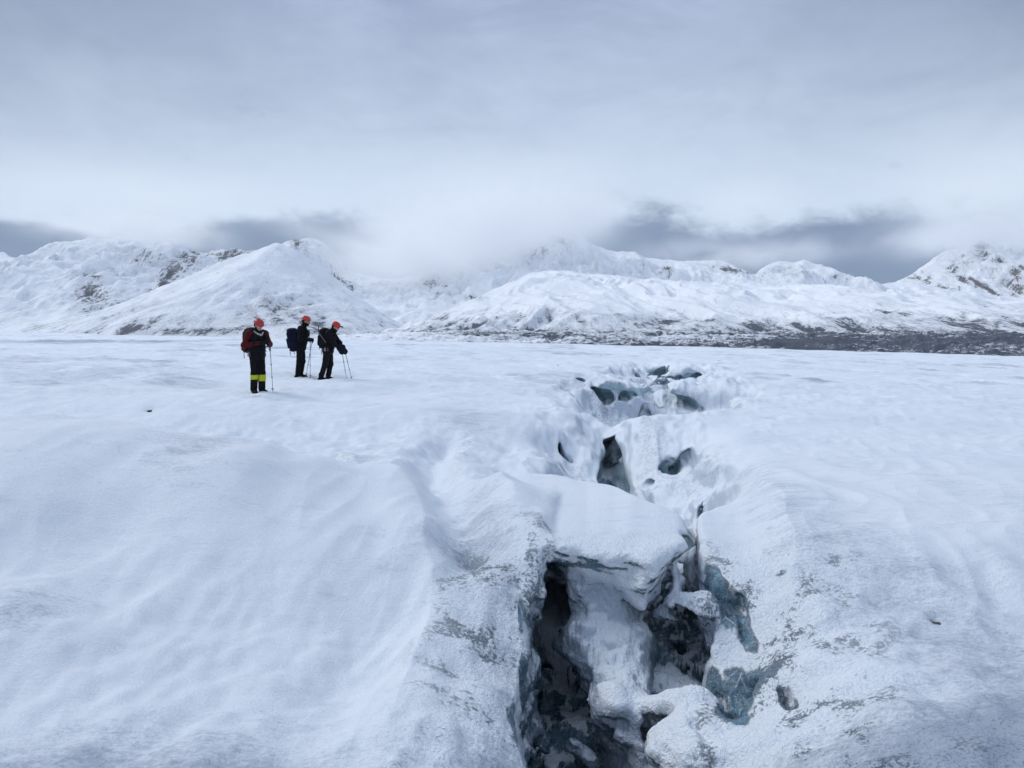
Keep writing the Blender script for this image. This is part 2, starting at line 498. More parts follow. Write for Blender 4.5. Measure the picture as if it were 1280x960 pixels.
    h = h + .14 * sstep(11, 22, y) * sstep(220, 90, y) * fbm(x * .45, y * .8, nz, 4, 83) * open_
    c_, s_ = math.cos(.28), math.sin(.28)
    xr_ = x * c_ - y * s_; yr_ = x * s_ + y * c_
    wv = fbm(x * .4, y * .4, nz, 2, 121)
    sa = 1 - np.abs(perlin(xr_ * 1.15 + .8 * wv, yr_ * .42, nz, 123)) * 2.2
    sb = 1 - np.abs(perlin(xr_ * 3.1 + .8 * wv, yr_ * 1.0, nz, 125)) * 2.2
    h = h + open_ * (.028 * (sa - .4) * sstep(.1, .5, fbm(x * .25, y * .2, nz, 2, 127) + .3) + .016 * (sb - .4)) * sstep(50, 14, y)
    # furrows beside the crevasse
    for pts, am, wd in (([(-1.9, 13.5), (-1.6, 10.5), (-1.05, 7.8), (-.62, 5.8), (-.5, 4.6), (-.55, 3.2)], .075, .26), ([(.35, 13.5), (.1, 11.5), (-.05, 9.5), (-.02, 7.8), (.05, 6.9)], .08, .2), ([(3.6, 12), (3.0, 9.2), (2.5, 7.2), (2.0, 5.2), (1.7, 3.8)], .07, .25)):
        d, s, p = polydist(x + .25 * wv, y, pts)
        h = h + am * (np.exp(-(d * (1.0 + .6 * s) / wd)) - .8 * np.exp(-((d * s - wd * 1.6) / wd) ** 2)) * sstep(0, .15, p) * sstep(1, .8, p)
    # snow stirred up round the walkers' boots
    for (px, py) in ((-6.18, 19.0), (-6.15, 22.9), (-5.37, 22.8)):
        g_ = np.exp(-(((x - px - .1) / .9) ** 2 + ((y - py) / .8) ** 2) ** 2)
        if np.max(g_) > .01: h = h + g_ * (.035 * fbm(x * 3.5, y * 3.0, nz, 2, 161) - .01)
    # melt pits with a stone or dirt in them
    for (px, py, r, dp) in PITS:
        h = h - dp * np.exp(-((x - px) ** 2 + ((y - py) * 1.0) ** 2) / (r * r))
    return h


PITS = []
for (u, v, r, dp) in [(1178, 741, .045, .06), (186, 521, .10, .07), (46, 561, .10, .05), (966, 516, .12, .12), (1120, 560, .06, .04)]:
    x_, y_ = Pg(u, v, .0 if v > 600 else .1)
    PITS.append((x_, y_, r, dp))

# ---------------------------------------------------------------- crevasse: one solid, carved
NI, NJ, NK = 560, 440, 200
Y0, Y1 = 1.45, 60.0
_gx0 = pchip([1.4, 3, 6, 10, 20, 40, 60], [-1.25, -1.15, -.95, -.45, .2, 2.4, 7.0])
_gx1 = pchip([1.4, 3, 6, 10, 20, 40, 60], [1.9, 2.1, 2.6, 3.9, 6.6, 12.0, 17.5])
ZT, ZB = .55, -3.3


def gy(i): return Y0 * (Y1 / Y0) ** (i / (NI - 1.0))
def gx(i, j):
    y = gy(i); a = _gx0(y); return a + (_gx1(y) - a) * j / (NJ - 1.0)


_ii, _jj = np.meshgrid(np.arange(NI), np.arange(NJ), indexing='ij')
_zk = np.concatenate([np.linspace(ZB, -1.7, 40, endpoint=False), np.linspace(-1.7, ZT, 160)])
GX = gx(_ii, _jj); GY = gy(_ii)
_fade = np.minimum(np.minimum(_jj, NJ - 1 - _jj) / 30.0, 1.0) * np.minimum(np.minimum(_ii, NI - 1 - _ii) / 16.0, 1.0)
HS = np.stack([surf_h(GX[a:a + 40].ravel(), GY[a:a + 40].ravel()).reshape(-1, NJ) for a in range(0, NI, 40)], 0) if NI % 40 == 0 else surf_h(GX, GY)
HS = HS.reshape(NI, NJ)


def hitH(u, v):
    ys = np.geomspace(2.2, 60, 900); xs = (u - 640) / FPX * ys; zs = CAMZ - (v - HOR) / FPX * ys
    k = np.argmax(zs < surf_h(xs, ys)); return (float(xs[k]), float(ys[k]), float(zs[k]))


def ell(X, Y, Z, c, r, ang=0.0, tilt=0.0):
    dx, dy, dz = X - F32(c[0]), Y - F32(c[1]), Z - F32(c[2])
    if ang:
        ca, sa = F32(math.cos(ang)), F32(math.sin(ang)); dx, dy = dx * ca + dy * sa, dy * ca - dx * sa
    if tilt:
        ca, sa = F32(math.cos(tilt)), F32(math.sin(tilt)); dx, dz = dx * ca + dz * sa, dz * ca - dx * sa
    k = np.sqrt((dx / F32(r[0])) ** 2 + (dy / F32(r[1])) ** 2 + (dz / F32(r[2])) ** 2)
    return (k - 1) * F32(min(r) * .55 + max(r) * .45 if min(r) > .4 * max(r) else min(r) * 1.2)


def cap(X, Y, Z, a, b, ra, rb):
    a = np.array(a, F32); b = np.array(b, F32); d = b - a
    t = np.clip(((X - a[0]) * d[0] + (Y - a[1]) * d[1] + (Z - a[2]) * d[2]) / F32(d @ d), 0, 1)
    return np.sqrt((X - a[0] - t * d[0]) ** 2 + (Y - a[1] - t * d[1]) ** 2 + (Z - a[2] - t * d[2]) ** 2) - (F32(ra) + F32(rb - ra) * t)


def poly2(X, Y, P):
    d = np.full(X.shape, 1e9, F32); s = np.ones(X.shape, F32)
    n = len(P)
    for i in range(n):
        ax, ay = P[i]; bx, by = P[i - 1]
        ex, ey = bx - ax, by - ay; wx, wy = X - F32(ax), Y - F32(ay)
        t = np.clip((wx * ex + wy * ey) / (ex * ex + ey * ey), 0, 1)
        d = np.minimum(d, (wx - ex * t) ** 2 + (wy - ey * t) ** 2)
        c1 = Y >= ay; c2 = Y < by; c3 = ex * wy > ey * wx
        fl = (c1 & c2 & c3) | (~c1 & ~c2 & ~c3)
        s = np.where(fl, -s, s)
    return s * np.sqrt(d)


BLOCK = [(.34, 10.15), (.78, 9.7), (1.32, 8.2), (1.56, 7.1), (1.40, 6.15), (1.06, 5.62), (.82, 5.85), (.52, 6.05), (.24, 6.05), (.10, 6.5), (-.25, 7.2), (-.5, 9.5)]
ADDS = []    # (kind, args, blend)
CARVES = []
def S(u, v, y, r):
    """centre of a lump of radius r whose lit upper side is seen at pixel (u, v), y metres ahead"""
    p = W(u, v, y); return (p[0], p[1] + .62 * r, p[2] - .75 * r)
def A_ell(c, r, k=.12, ang=0, tilt=0): ADDS.append(('e', c, r, ang, tilt, k))
def A_cap(a, b, ra, rb, k=.12): ADDS.append(('c', a, b, ra, rb, k))
def C_ell(c, r, k=.1, ang=0, tilt=0): CARVES.append(('e', c, r, ang, tilt, k))
def C_cap(a, b, ra, rb, k=.1): CARVES.append(('c', a, b, ra, rb, k))
def SC_(p1, r1, p2, r2, k=.12): A_cap(S(*p1, r1), S(*p2, r2), r1, r2, k)

# snow tongue: the ramp that runs out from under the block towards the viewer
SC_((770, 735, 6.05), .26, (772, 800, 5.80), .28, .1)
SC_((772, 795, 5.85), .28, (776, 835, 5.62), .25, .1)
SC_((735, 720, 6.25), .16, (745, 800, 6.05), .18, .1)
SC_((776, 830, 5.65), .25, (786, 880, 5.25), .17, .1)
A_ell(S(782, 880, 5.15, .16), (.17, .19, .15), .07)
SC_((800, 885, 5.25), .16, (815, 935, 5.0), .15, .08)
SC_((815, 935, 5.0), .15, (830, 1010, 4.8), .2, .08)
A_ell(S(806, 905, 5.05, .07), (.08, .08, .07), .04)
A_cap(S(800, 880, 5.6, .3), S(800, 1030, 5.2, .35), .30, .36)
A_ell(S(748, 742, 6.05, .1), (.14, .12, .12), .08)
# shaded floor left of it, knobbly
SC_((705, 825, 7.3), .26, (700, 900, 6.5), .22, .1)
SC_((725, 800, 6.9), .14, (752, 905, 6.1), .16, .08)
SC_((752, 905, 6.1), .16, (780, 990, 5.5), .2, .08)
A_ell(S(712, 870, 6.35, .18), (.2, .25, .17), .06)
A_ell(S(690, 855, 6.6, .12), (.12, .2, .14), .05)
A_ell(S(705, 905, 6.05, .13), (.15, .16, .12), .05)
A_ell(S(735, 925, 5.8, .18), (.2, .22, .2), .06)
A_ell(S(712, 950, 5.7, .2), (.22, .25, .2), .06)
A_ell(S(690, 955, 5.9, .12), (.12, .2, .12), .05)
A_ell(S(745, 965, 5.5, .2), (.24, .25, .2), .08)
A_ell(S(725, 958, 5.3, .07), (.10, .08, .07), .05)
A_ell((.45, 6.3, -1.95), (.55, 1.2, .55), .2)
# right side: alcove back, shelf, chunks, foot of the bank
A_ell(S(822, 775, 6.6, .3), (.36, .3, .30), .08)
A_ell(S(842, 835, 5.95, .22), (.24, .28, .22), .08)
A_ell(S(846, 862, 5.65, .12), (.16, .18, .12), .05)
SC_((840, 766, 5.95), .075, (884, 752, 5.6), .085, .07)
SC_((850, 722, 6.15), .05, (856, 756, 5.85), .07, .05)
A_ell(S(848, 714, 6.1, .05), (.05, .06, .06), .03)
A_ell(S(868, 775, 5.7, .06), (.09, .08, .06), .04)
A_ell(S(822, 712, 6.2, .12), (.13, .15, .12), .05)
SC_((824, 897, 5.05), .12, (878, 888, 4.75), .14, .09)
A_ell(S(850, 905, 5.45, .25), (.3, .25, .3), .08)
SC_((872, 900, 4.75), .08, (880, 930, 4.55), .12, .05)
SC_((850, 945, 4.6), .14, (900, 950, 4.2), .22, .1)
A_ell(S(885, 935, 4.35, .2), (.26, .28, .2), .1)
A_ell(S(838, 952, 4.45, .06), (.07, .08, .06), .04)
# lumps of fallen snow in the trough behind the block
SC_((806, 618, 9.9), .11, (830, 655, 9.2), .10, .10)

# black cave under the left lip and behind the block
C_ell(W(694, 765, 7.7), (.30, 1.9, .34), .06)
C_ell(W(690, 742, 6.3), (.15, .5, .26), .05)
C_ell(W(672, 870, 5.2), (.10, 1.0, .55), .05)
C_ell(W(672, 950, 4.6), (.09, .9, .6), .05)
C_ell(W(833, 748, 6.5), (.15, .4, .09), .04)
C_ell(W(862, 705, 6.4), (.10, .25, .22), .04)
C_ell(W(862, 806, 6.1), (.26, .6, .17), .04)
C_ell(W(868, 782, 5.7), (.09, .25, .10), .04)
C_ell(W(845, 876, 5.35), (.085, .25, .06), .03)
C_ell(W(842, 915, 4.95), (.10, .22, .085), .03)
C_ell(W(826, 950, 4.9), (.06, .3, .18), .03)
C_ell(W(882, 900, 4.4), (.055, .2, .12), .03)
for (u_, v_, y_, r_) in ((742, 702, 5.90, .10), (768, 712, 5.78, .11), (796, 722, 5.66, .09), (752, 735, 5.86, .10), (782, 748, 5.72, .10), (806, 745, 5.62, .07), (728, 728, 6.0, .09), (765, 762, 5.80, .08),
                         (735, 765, 5.92, .10), (757, 800, 5.72, .11), (790, 810, 5.66, .10), (770, 838, 5.52, .09), (800, 845, 5.5, .08)):
    w_ = W(u_, v_, y_); C_ell((w_[0], w_[1] - .55 * r_, w_[2] + .28 * r_), (r_ * 1.15, r_, r_ * .85), .035)
# smooth scooped windows in the right bank where bare blue ice shows
for (u_, v_, r_) in ((934, 872, (.14, .20, .15)), (900, 872, (.05, .16, .11)), (918, 912, (.08, .12, .07)), (992, 885, (.035, .12, .08)), (937, 800, (.03, .12, .07)), (905, 750, (.06, .20, .16)), (925, 765, (.06, .16, .07))):
    C_ell(hitH(u_, v_), r_, .03)
# hollow under the snow rim, cracks to the right of the block
C_cap(W(832, 645, 8.6), W(882, 672, 7.4), .06, .08, .05)
C_cap(W(872, 655, 7.9), W(884, 680, 7.2), .12, .08, .05)
C_ell(W(850, 583, 11.3), (.20, .4, .18), .04)
C_ell(W(857, 578, 11.3), (.08, .5, .24), .03)
# blue hole
C_ell((1.98, 14.0, -.80), (.47, 3.0, 1.1), .05)
# far openings
for (u_, v_, r_, a_) in ((848, 584, (.20, .45, .26), .2), (858, 578, (.10, .4, .3), 0), (744, 488, (.42, .8, .30), .3), (728, 476, (.30, .8, .22), 0), (845, 505, (1.1, .55, .26), -.1), (780, 498, (.9, .5, .22), -.3), (845, 474, (.75, 1.3, .42), 0), (822, 469, (.4, .9, .3), .4),
                      (868, 468, (.5, .9, .3), -.4), (797, 465, (.17, 1.0, .6), .1), (712, 560, (.10, .5, .2), .3), (820, 600, (.14, .25, .12), 0)):
    w_ = hitH(u_, v_); C_ell((w_[0], w_[1] + .15 * r_[1], w_[2] - .35 * r_[2]), r_, .05, a_)
for (ax_, ay_), (bx_, by_) in zip(CRACK[1:-1], CRACK[2:]):
    za_ = float(surf_h(np.array([ax_]), np.array([ay_]))[0]); zb_ = float(surf_h(np.array([bx_]), np.array([by_]))[0])
    C_cap((ax_, ay_, za_ - .17 - .004 * ay_), (bx_, by_, zb_ - .17 - .004 * by_), .15 + .0080 * ay_, .15 + .0080 * by_, .07)


def field(X, Y, Z, hs, fade):
    """solid < 0. X, Y, Z flat float32 arrays, hs the open-snow height there"""
    zc = fade * sstep(-.75, .15, X - XL(Y).astype(F32)) * sstep(-.75, .15, XR(Y).astype(F32) - X)
    sc = np.clip(Y * .085, .55, 2.6).astype(F32)
    fq = F32(1.35) / sc
    n0 = perlin(X * fq, Y * fq, Z * fq, 11); n1 = perlin(X * fq, Y * fq, Z * fq, 12); n2 = perlin(X * fq, Y * fq, Z * fq, 13)
    n0 = n0 + F32(.5) * perlin(X * fq * 2.3, Y * fq * 2.3, Z * fq * 2.3, 14); n2 = n2 + F32(.5) * perlin(X * fq * 2.3, Y * fq * 2.3, Z * fq * 2.3, 15)
    n1 = n1 + F32(.5) * perlin(X * fq * 2.3, Y * fq * 2.3, Z * fq * 2.3, 16)
    A = (F32(.15) * sc * zc * (1 + .9 * sstep(.25, .7, hs - Z) * (Y < 8) + .7 * sstep(9.5, 12, Y)))
    Xw = X + A * n0; Yw = Y + A * n1; Zw = Z + A * n2 * F32(.7)
    d = (Z - hs) * F32(.9)
    # main slot
    m = Y < 11.6
    if m.any():
        x, y, z = Xw[m], Yw[m], Zw[m]
        dep = np.clip(hs[m] - z, 0, 4).astype(F32)
        # walls: left nearly plumb and slightly undercut, right leaning in with depth
        xl = XL(y) - .05 * sstep(.2, .8, dep) + .05 * np.sin(dep * 2.1 + y * 1.3) * sstep(.2, 1, dep)
        xr = XR(y) - .20 * dep * sstep(7.5, 6, y) + .06 * np.sin(dep * 3.0 + y * 2.0) * sstep(.1, .8, dep)
        slot = np.maximum(np.maximum(xl - x, x - xr), np.maximum(-3.25 + 2.35 * sstep(7.4, 8.4, y) - z, np.maximum(1.75 - y, y - (9.95 + .55 * ((x - 1.7) / .8) ** 2 + .18 * n1[m])))).astype(F32)
        dm = smax(d[m], -slot, F32(.09))
        # bridge block
        if (y > 4.8).any():
            p2 = poly2(x + .03 * n1[m], y, BLOCK)
            nb = n2[m]
            top = (.02 - .10 * sstep(8.3, 10.2, y) + .03 * nb).astype(F32)
            under = -.40 - .25 * sstep(5.8, 8.0, y) + .06 * nb
            # the block thickens to the front right, the left flank shelves in
            blk = np.maximum(smax(p2 + (.10 + .50 * sstep(.95, .35, x) + .8 * sstep(1.0, 1.25, x)) * np.clip(-.05 - z, 0, 1), z - top, F32(.10)), under - z)
            dm = smin(dm, blk.astype(F32), F32(.15))
        d = d.copy(); d[m] = dm
    # behind the block the slot is only partly filled
    d0, d1 = float(Y.min()) - 1.5, float(Y.max()) + 1.5
    for grp, isadd in ((ADDS, True), (CARVES, False)):
        for g in grp:
            cy = (g[1][1] + (g[2][1] if g[0] == 'c' else g[1][1])) / 2
            if cy < d0 - 1 or cy > d1 + 1: continue
            q = ell(Xw, Yw, Zw, g[1], g[2], g[3], g[4]) if g[0] == 'e' else cap(Xw, Yw, Zw, g[1], g[2], g[3], g[4])
            d = smin(d, q, F32(g[5])) if isadd else smax(d, -q, F32(g[5]))
    # knobbly melt forms inside the zone, lost on the open snow
    inside = zc * sstep(.02, .35, hs - Z)
    f2 = F32(4.2) / sc
    d = d + inside * F32(.075) * sc * (F32(.32) - np.abs(perlin(X * f2, Y * f2, Z * f2, 31)) - F32(.45) * np.abs(perlin(X * f2 * 2.1, Y * f2 * 2.1, Z * f2 * 2.1, 32))) * F32(-1.0)
    ins2 = zc * sstep(.03, .18, hs - Z) * sstep(8.6, 7.6, Y)
    d = d + ins2 * F32(.055) * (np.abs(perlin(X * 4.6, Y * 4.6, Z * 5.6, 35)) - F32(.30))
    return d.astype(F32)


def build_crevasse():
    B = 4
    # coarse pass over blocks, then the fine field only near the surface
    nb = (NI // B, NJ // B, NK // B)
    ci, cj, ck = [np.arange(n) * B + (B - 1) / 2 for n in nb]
    fine = np.full((NI, NJ, NK), 1, np.float32)
    for a in range(0, nb[0], 10):
        b = min(a + 10, nb[0])
        i0 = (ci[a:b]).astype(int)
        X = GX[i0][:, cj.astype(int)]; Y = GY[i0][:, cj.astype(int)]; H = HS[i0][:, cj.astype(int)]; FD = _fade[i0][:, cj.astype(int)]
        zk = np.interp(ck, np.arange(NK), _zk)
        sh = X.shape + (len(zk),)
        Xf = np.broadcast_to(X[..., None], sh).astype(F32).ravel(); Yf = np.broadcast_to(Y[..., None], sh).astype(F32).ravel()
        Hf = np.broadcast_to(H[..., None], sh).astype(F32).ravel(); Ff = np.broadcast_to(FD[..., None], sh).astype(F32).ravel()
        Zf = (Hf + np.broadcast_to(zk, sh).ravel()).astype(F32)
        c = field(Xf, Yf, Zf, Hf, Ff).reshape(sh)
        # block size in metres
        ext = np.maximum(B * (GX[i0, -1] - GX[i0, 0]) / NJ, B * GY[i0, 0] * math.log(Y1 / Y0) / NI)
        near = np.abs(c) < (.24 + 1.25 * ext)[:, None, None]
        big = np.repeat(np.repeat(np.repeat(near, B, 0), B, 1), B, 2)
        sg = np.repeat(np.repeat(np.repeat(np.where(c < 0, -1., 1.).astype(F32), B, 0), B, 1), B, 2)
        s = slice(a * B, b * B)
        fine[s, :nb[1] * B, :nb[2] * B] = sg
        I, J, K = np.nonzero(big); I = I + a * B
        for q in range(0, len(I), 400000):
            i, j, k = I[q:q + 400000], J[q:q + 400000], K[q:q + 400000]
            h = HS[i, j].astype(F32)
            fine[i, j, k] = field(GX[i, j].astype(F32), GY[i, j].astype(F32), (h + _zk[k]).astype(F32), h, _fade[i, j].astype(F32))
    hsr = HS
    def pos(i, j, k):
        x = gx(i, j); y = gy(i)
        i0 = np.clip(np.floor(i).astype(int), 0, NI - 2); j0 = np.clip(np.floor(j).astype(int), 0, NJ - 2)
        fi = i - i0; fj = j - j0
        h = (hsr[i0, j0] * (1 - fi) + hsr[i0 + 1, j0] * fi) * (1 - fj) + (hsr[i0, j0 + 1] * (1 - fi) + hsr[i0 + 1, j0 + 1] * fi) * fj
        return x, y, h + np.interp(k, np.arange(NK), _zk)
    co, quads = surface_nets(fine, pos)
    return co, quads


def hs_at(x, y, z):
    gi = np.log(np.clip(y, 1.0, 1e9) / Y0) / math.log(Y1 / Y0) * (NI - 1)
    a = _gx0(y); gj = (x - a) / (_gx1(y) - a) * (NJ - 1)
    ok = (gi >= 0) & (gi <= NI - 1) & (gj >= 0) & (gj <= NJ - 1)
    i0 = np.clip(np.floor(gi).astype(int), 0, NI - 2); j0 = np.clip(np.floor(gj).astype(int), 0, NJ - 2)
    fi = np.clip(gi - i0, 0, 1); fj = np.clip(gj - j0, 0, 1)
    h = (HS[i0, j0] * (1 - fi) + HS[i0 + 1, j0] * fi) * (1 - fj) + (HS[i0, j0 + 1] * (1 - fi) + HS[i0 + 1, j0 + 1] * fi) * fj
    return np.where(ok, h, z)


def ice_attrs(co, nrm):
    """masks for bare ice on steep or overhanging faces, shade painted into recesses, and frost roughness"""
    x, y, z = co[:, 0], co[:, 1], co[:, 2]
    zn = crev_zone(x, y)
    sc = np.clip(y * .085, .5, 3.0)
    n = fbm(x * 2.2 / sc, y * 2.2 / sc, z * 2.2 / sc, 4, 91)
    n2 = fbm(x * 7 / sc, y * 7 / sc, z * 7 / sc, 3, 95)
    nz = nrm[:, 2] + .30 * n + .14 * n2
    h = hs_at(x, y, z)
    dep = sstep(.12, .45, h - z) * sstep(11.5, 10, y)
    wl = sstep(.30, .05, x - XL(y)); wr = sstep(.30, .05, XR(y) - .08 * (h - z) - x)
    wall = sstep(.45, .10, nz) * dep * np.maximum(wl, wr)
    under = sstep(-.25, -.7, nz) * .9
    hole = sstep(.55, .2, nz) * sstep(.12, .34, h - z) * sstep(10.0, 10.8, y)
    firn = .42 * sstep(.62, .25, nz) * sstep(.25, .6, h - z) * sstep(7.6, 7.0, y) * sstep(-.05, .08, x - XL(y))  # shade inside slot and alcove painted in as dark ice, by depth
    firn = np.maximum(firn, .85 * sstep(.80, .45, nz) * sstep(.45, .9, h - z) * sstep(.80, .55, x - .06 * (y - 5)) * sstep(7.6, 7.0, y))  # painted recess shade, as are the next two lines
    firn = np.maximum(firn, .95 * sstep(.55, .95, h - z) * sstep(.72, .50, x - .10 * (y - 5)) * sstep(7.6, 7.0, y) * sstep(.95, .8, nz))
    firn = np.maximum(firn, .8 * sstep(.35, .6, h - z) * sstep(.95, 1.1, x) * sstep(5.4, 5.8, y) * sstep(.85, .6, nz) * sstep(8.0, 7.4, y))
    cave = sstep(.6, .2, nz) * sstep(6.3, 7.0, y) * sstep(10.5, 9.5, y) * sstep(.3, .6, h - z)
    ice = np.maximum(np.maximum(wall, under), np.maximum(np.maximum(hole, firn), cave)) * zn  # real bare ice together with the painted recess shade
    # right and left banks: patches scoured bare
    for (c, r, am) in ICE_SPOTS:
        g = np.exp(-(((x - c[0]) / r[0]) ** 2 + ((y - c[1]) / r[1]) ** 2 + ((z - c[2]) / r[2]) ** 2))
        ice = np.maximum(ice, sstep(.28, .55, g * am + (.28 * n + .16 * n2) * sstep(.05, .3, g)))
    near = sstep(1.2, 1.9, y) * sstep(7.5, 5.5, y)
    bank = np.minimum(sstep(-1.0, -.25, x - XL(y)), sstep(-1.35, -.2, XR(y) - x)) * near
    rime = np.clip(np.maximum(bank, .25 * zn), 0, 1)
    sl = sstep(-1.0, -.35, x - XL(y)) * sstep(.16, .04, x - XL(y))
    sr = sstep(-1.5, -.25, XR(y) - x) * sstep(.22, .06, XR(y) - x) * sstep(7.2, 5.6, y)
    speck = np.maximum(sl, sr) * near
    face_shade = zn * sstep(.88, .52, nz) * sstep(.05, .18, h - z)  # grey tone on steep crevasse faces stands in for their shade
    q_ = np.abs(x - _tr_c(y)) / _tr_w(y)
    face_shade = np.maximum(face_shade, .8 * sstep(.86, .58, nrm[:, 2] + .12 * n) * sstep(8.5, 10, y) * sstep(50, 44, y) * sstep(1.5, 1.1, q_))
    return np.clip(ice, 0, 1), rime, speck, face_shade


ICE_SPOTS = [(hitH(u_, v_), r_, a_) for (u_, v_, r_, a_) in (
    (934, 872, (.17, .24, .2), 1.25), (900, 872, (.06, .2, .14), 1.15), (918, 914, (.10, .16, .1), 1.15), (992, 887, (.045, .14, .1), 1.1), (905, 745, (.07, .35, .28), 1.3),
    (925, 768, (.09, .25, .12), 1.1), (940, 805, (.05, .18, .1), 1.0), (648, 915, (.06, .26, .18), .8), (652, 775, (.04, .3, .14), .75), (654, 845, (.04, .3, .14), .75))]
ICE_SPOTS += [(W(800, 490, 26.0), (1.3, 1.6, .17), .62), (W(768, 483, 26.0), (.6, 1.4, .18), .62)]


# ---------------------------------------------------------------- glacier materials
def glacier_material():
    m, nt = new_mat('wind_packed_snow_and_ice')
    co = nt.node('ShaderNodeNewGeometry', 0)
    ice = nt.attr('ice'); rime = nt.attr('rime'); dirt = nt.attr('dirt')
    # snow
    big = nt.noise(co, .35, 5, .55)
    mid = nt.noise(co, 3.0, 5, .6)
    str_ = nt.node('ShaderNodeMapping', Vector=co, Scale=(1.0, 2.6, 1.0), Rotation=(0, 0, .25))
    wind = nt.noise(str_, 2.2, 7, .68, .25)
    grain = nt.noise(co, 55.0, 3, .65)
    fine = nt.noise(co, 190.0, 2, .6)
    snow = nt.mix(nt.ramp(big, .3, .7), (.75, .815, .885), (.81, .865, .92))
    # scoured, icier snow between the drifts
    snow_grey = nt.mul(nt.ramp(wind, .50, .72), nt.ramp(mid, .30, .62))
    snow = nt.mix(nt.mul(snow_grey, .30), snow, (.52, .59, .69))
    # scoured granular ice, coarse grains; foreground corners also darkened in imitation of lens falloff
    sca = nt.attr('snow_grey')
    gr2 = nt.noise(nt.node('ShaderNodeMapping', Vector=co, Scale=(1.0, 1.6, 1.0), Rotation=(0, 0, .2)), 24.0, 5, .7, .2)
    lvl = nt.add(nt.mul(nt.sub(gr2, .5), 1.1), nt.add(nt.mul(nt.sub(wind, .5), .9), nt.mul(sca, 1.15)))
    snow = nt.mix(nt.mul(nt.ramp(lvl, .12, .85), .80), snow, (.315, .372, .470))
    snow = nt.mix(nt.mul(nt.ramp(lvl, .62, 1.0), nt.ramp(grain, .50, .66)), snow, (.25, .30, .38))
    # broken faces greyed: old dense snow, with their shade painted into the colour
    fn = nt.attr('firn')  # grey face tone that stands in for shade
    snow = nt.mix(nt.mul(nt.ramp(nt.add(fn, nt.mul(nt.sub(mid, .5), .22)), .0, 1.05), .92), snow, nt.mix(nt.noise(nt.node('ShaderNodeMapping', Vector=co, Scale=(1, 1, 3.2)), 5.0, 5, .65), (.36, .425, .515), (.52, .59, .68)))
    # frosted banks: fresh rime clumps with dark clear ice showing between them
    vor = nt.node('ShaderNodeTexVoronoi', 0, Vector=nt.node('ShaderNodeVectorMath', props={'operation': 'ADD'}, i0=co, i1=nt.node('ShaderNodeVectorMath', props={'operation': 'SCALE'}, i0=nt.node('ShaderNodeTexNoise', 1, Vector=co, Scale=30.0), Scale=.05)), Scale=42.0)
    rn = nt.noise(co, 30.0, 7, .76, .15)
    rp = nt.noise(co, 2.6, 5, .6)
    hole = nt.mul(nt.ramp(nt.add(nt.add(nt.mul(rn, .72), nt.mul(grain, .28)), nt.mul(nt.sub(rp, .5), .9)), .56, .67), nt.ramp(rp, .45, .62))
    hole = nt.mul(hole, nt.attr('speck'))
    dark_ice = nt.mix(mid, (.12, .185, .255), (.23, .32, .42))
    # bare ice; its dark colour also serves as painted shade in the recesses
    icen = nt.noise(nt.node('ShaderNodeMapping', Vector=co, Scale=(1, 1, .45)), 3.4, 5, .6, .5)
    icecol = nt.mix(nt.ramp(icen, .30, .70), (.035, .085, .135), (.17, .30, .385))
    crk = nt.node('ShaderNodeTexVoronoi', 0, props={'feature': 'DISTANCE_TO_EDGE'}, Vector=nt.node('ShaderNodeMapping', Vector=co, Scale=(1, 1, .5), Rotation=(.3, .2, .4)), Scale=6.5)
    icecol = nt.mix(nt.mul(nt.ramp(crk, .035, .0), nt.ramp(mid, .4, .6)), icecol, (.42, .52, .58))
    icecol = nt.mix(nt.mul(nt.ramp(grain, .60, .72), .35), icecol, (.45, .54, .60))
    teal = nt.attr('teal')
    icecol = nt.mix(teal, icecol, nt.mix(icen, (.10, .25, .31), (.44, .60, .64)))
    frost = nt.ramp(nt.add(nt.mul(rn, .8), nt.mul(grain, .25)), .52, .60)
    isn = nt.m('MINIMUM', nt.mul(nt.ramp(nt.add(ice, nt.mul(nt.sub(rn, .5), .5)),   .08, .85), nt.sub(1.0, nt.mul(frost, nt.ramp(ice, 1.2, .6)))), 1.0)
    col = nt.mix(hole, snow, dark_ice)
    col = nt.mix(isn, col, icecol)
    grit = nt.mul(dirt, nt.ramp(nt.noise(co, 16.0, 5, .7), .46, .60))
    col = nt.mix(grit, col, (.10, .10, .105))
    bare = nt.m('MAXIMUM', isn, hole)
    rough = nt.ramp(bare, 0, 1, .62, .26, False)
    # relief
    h1 = nt.mul(nt.sub(1.0, vor), nt.mul(rime, .55))
    h = nt.add(nt.mul(grain, .42), nt.mul(fine, .30))
    h = nt.add(h, nt.mul(wind, .9)); h = nt.add(h, nt.mul(nt.mul(gr2, .8), nt.ramp(sca, .1, .7, .25, 1.0))); h = nt.add(h, h1)
    h = nt.sub(h, nt.mul(bare, .9))
    h = nt.mul(h, nt.ramp(isn, 0, 1, 1.0, .35, False))
    bump = nt.node('ShaderNodeBump', Strength=.95, Distance=.024, Height=h)
    b = nt.node('ShaderNodeBsdfPrincipled', Base_Color=col, Roughness=rough, Normal=bump, Specular_IOR_Level=nt.ramp(bare, 0, 1, .12, .5, False))
    finish(nt, b)
    return m


MAT_GLACIER = glacier_material()

# crevasse solid
_co, _q = build_crevasse()
# fine rime displacement on real geometry
_n = vert_normals(_co.astype(float), _q)
if _n[:, 2].mean() < 0: _q = _q[:, ::-1].copy(); _n = -_n


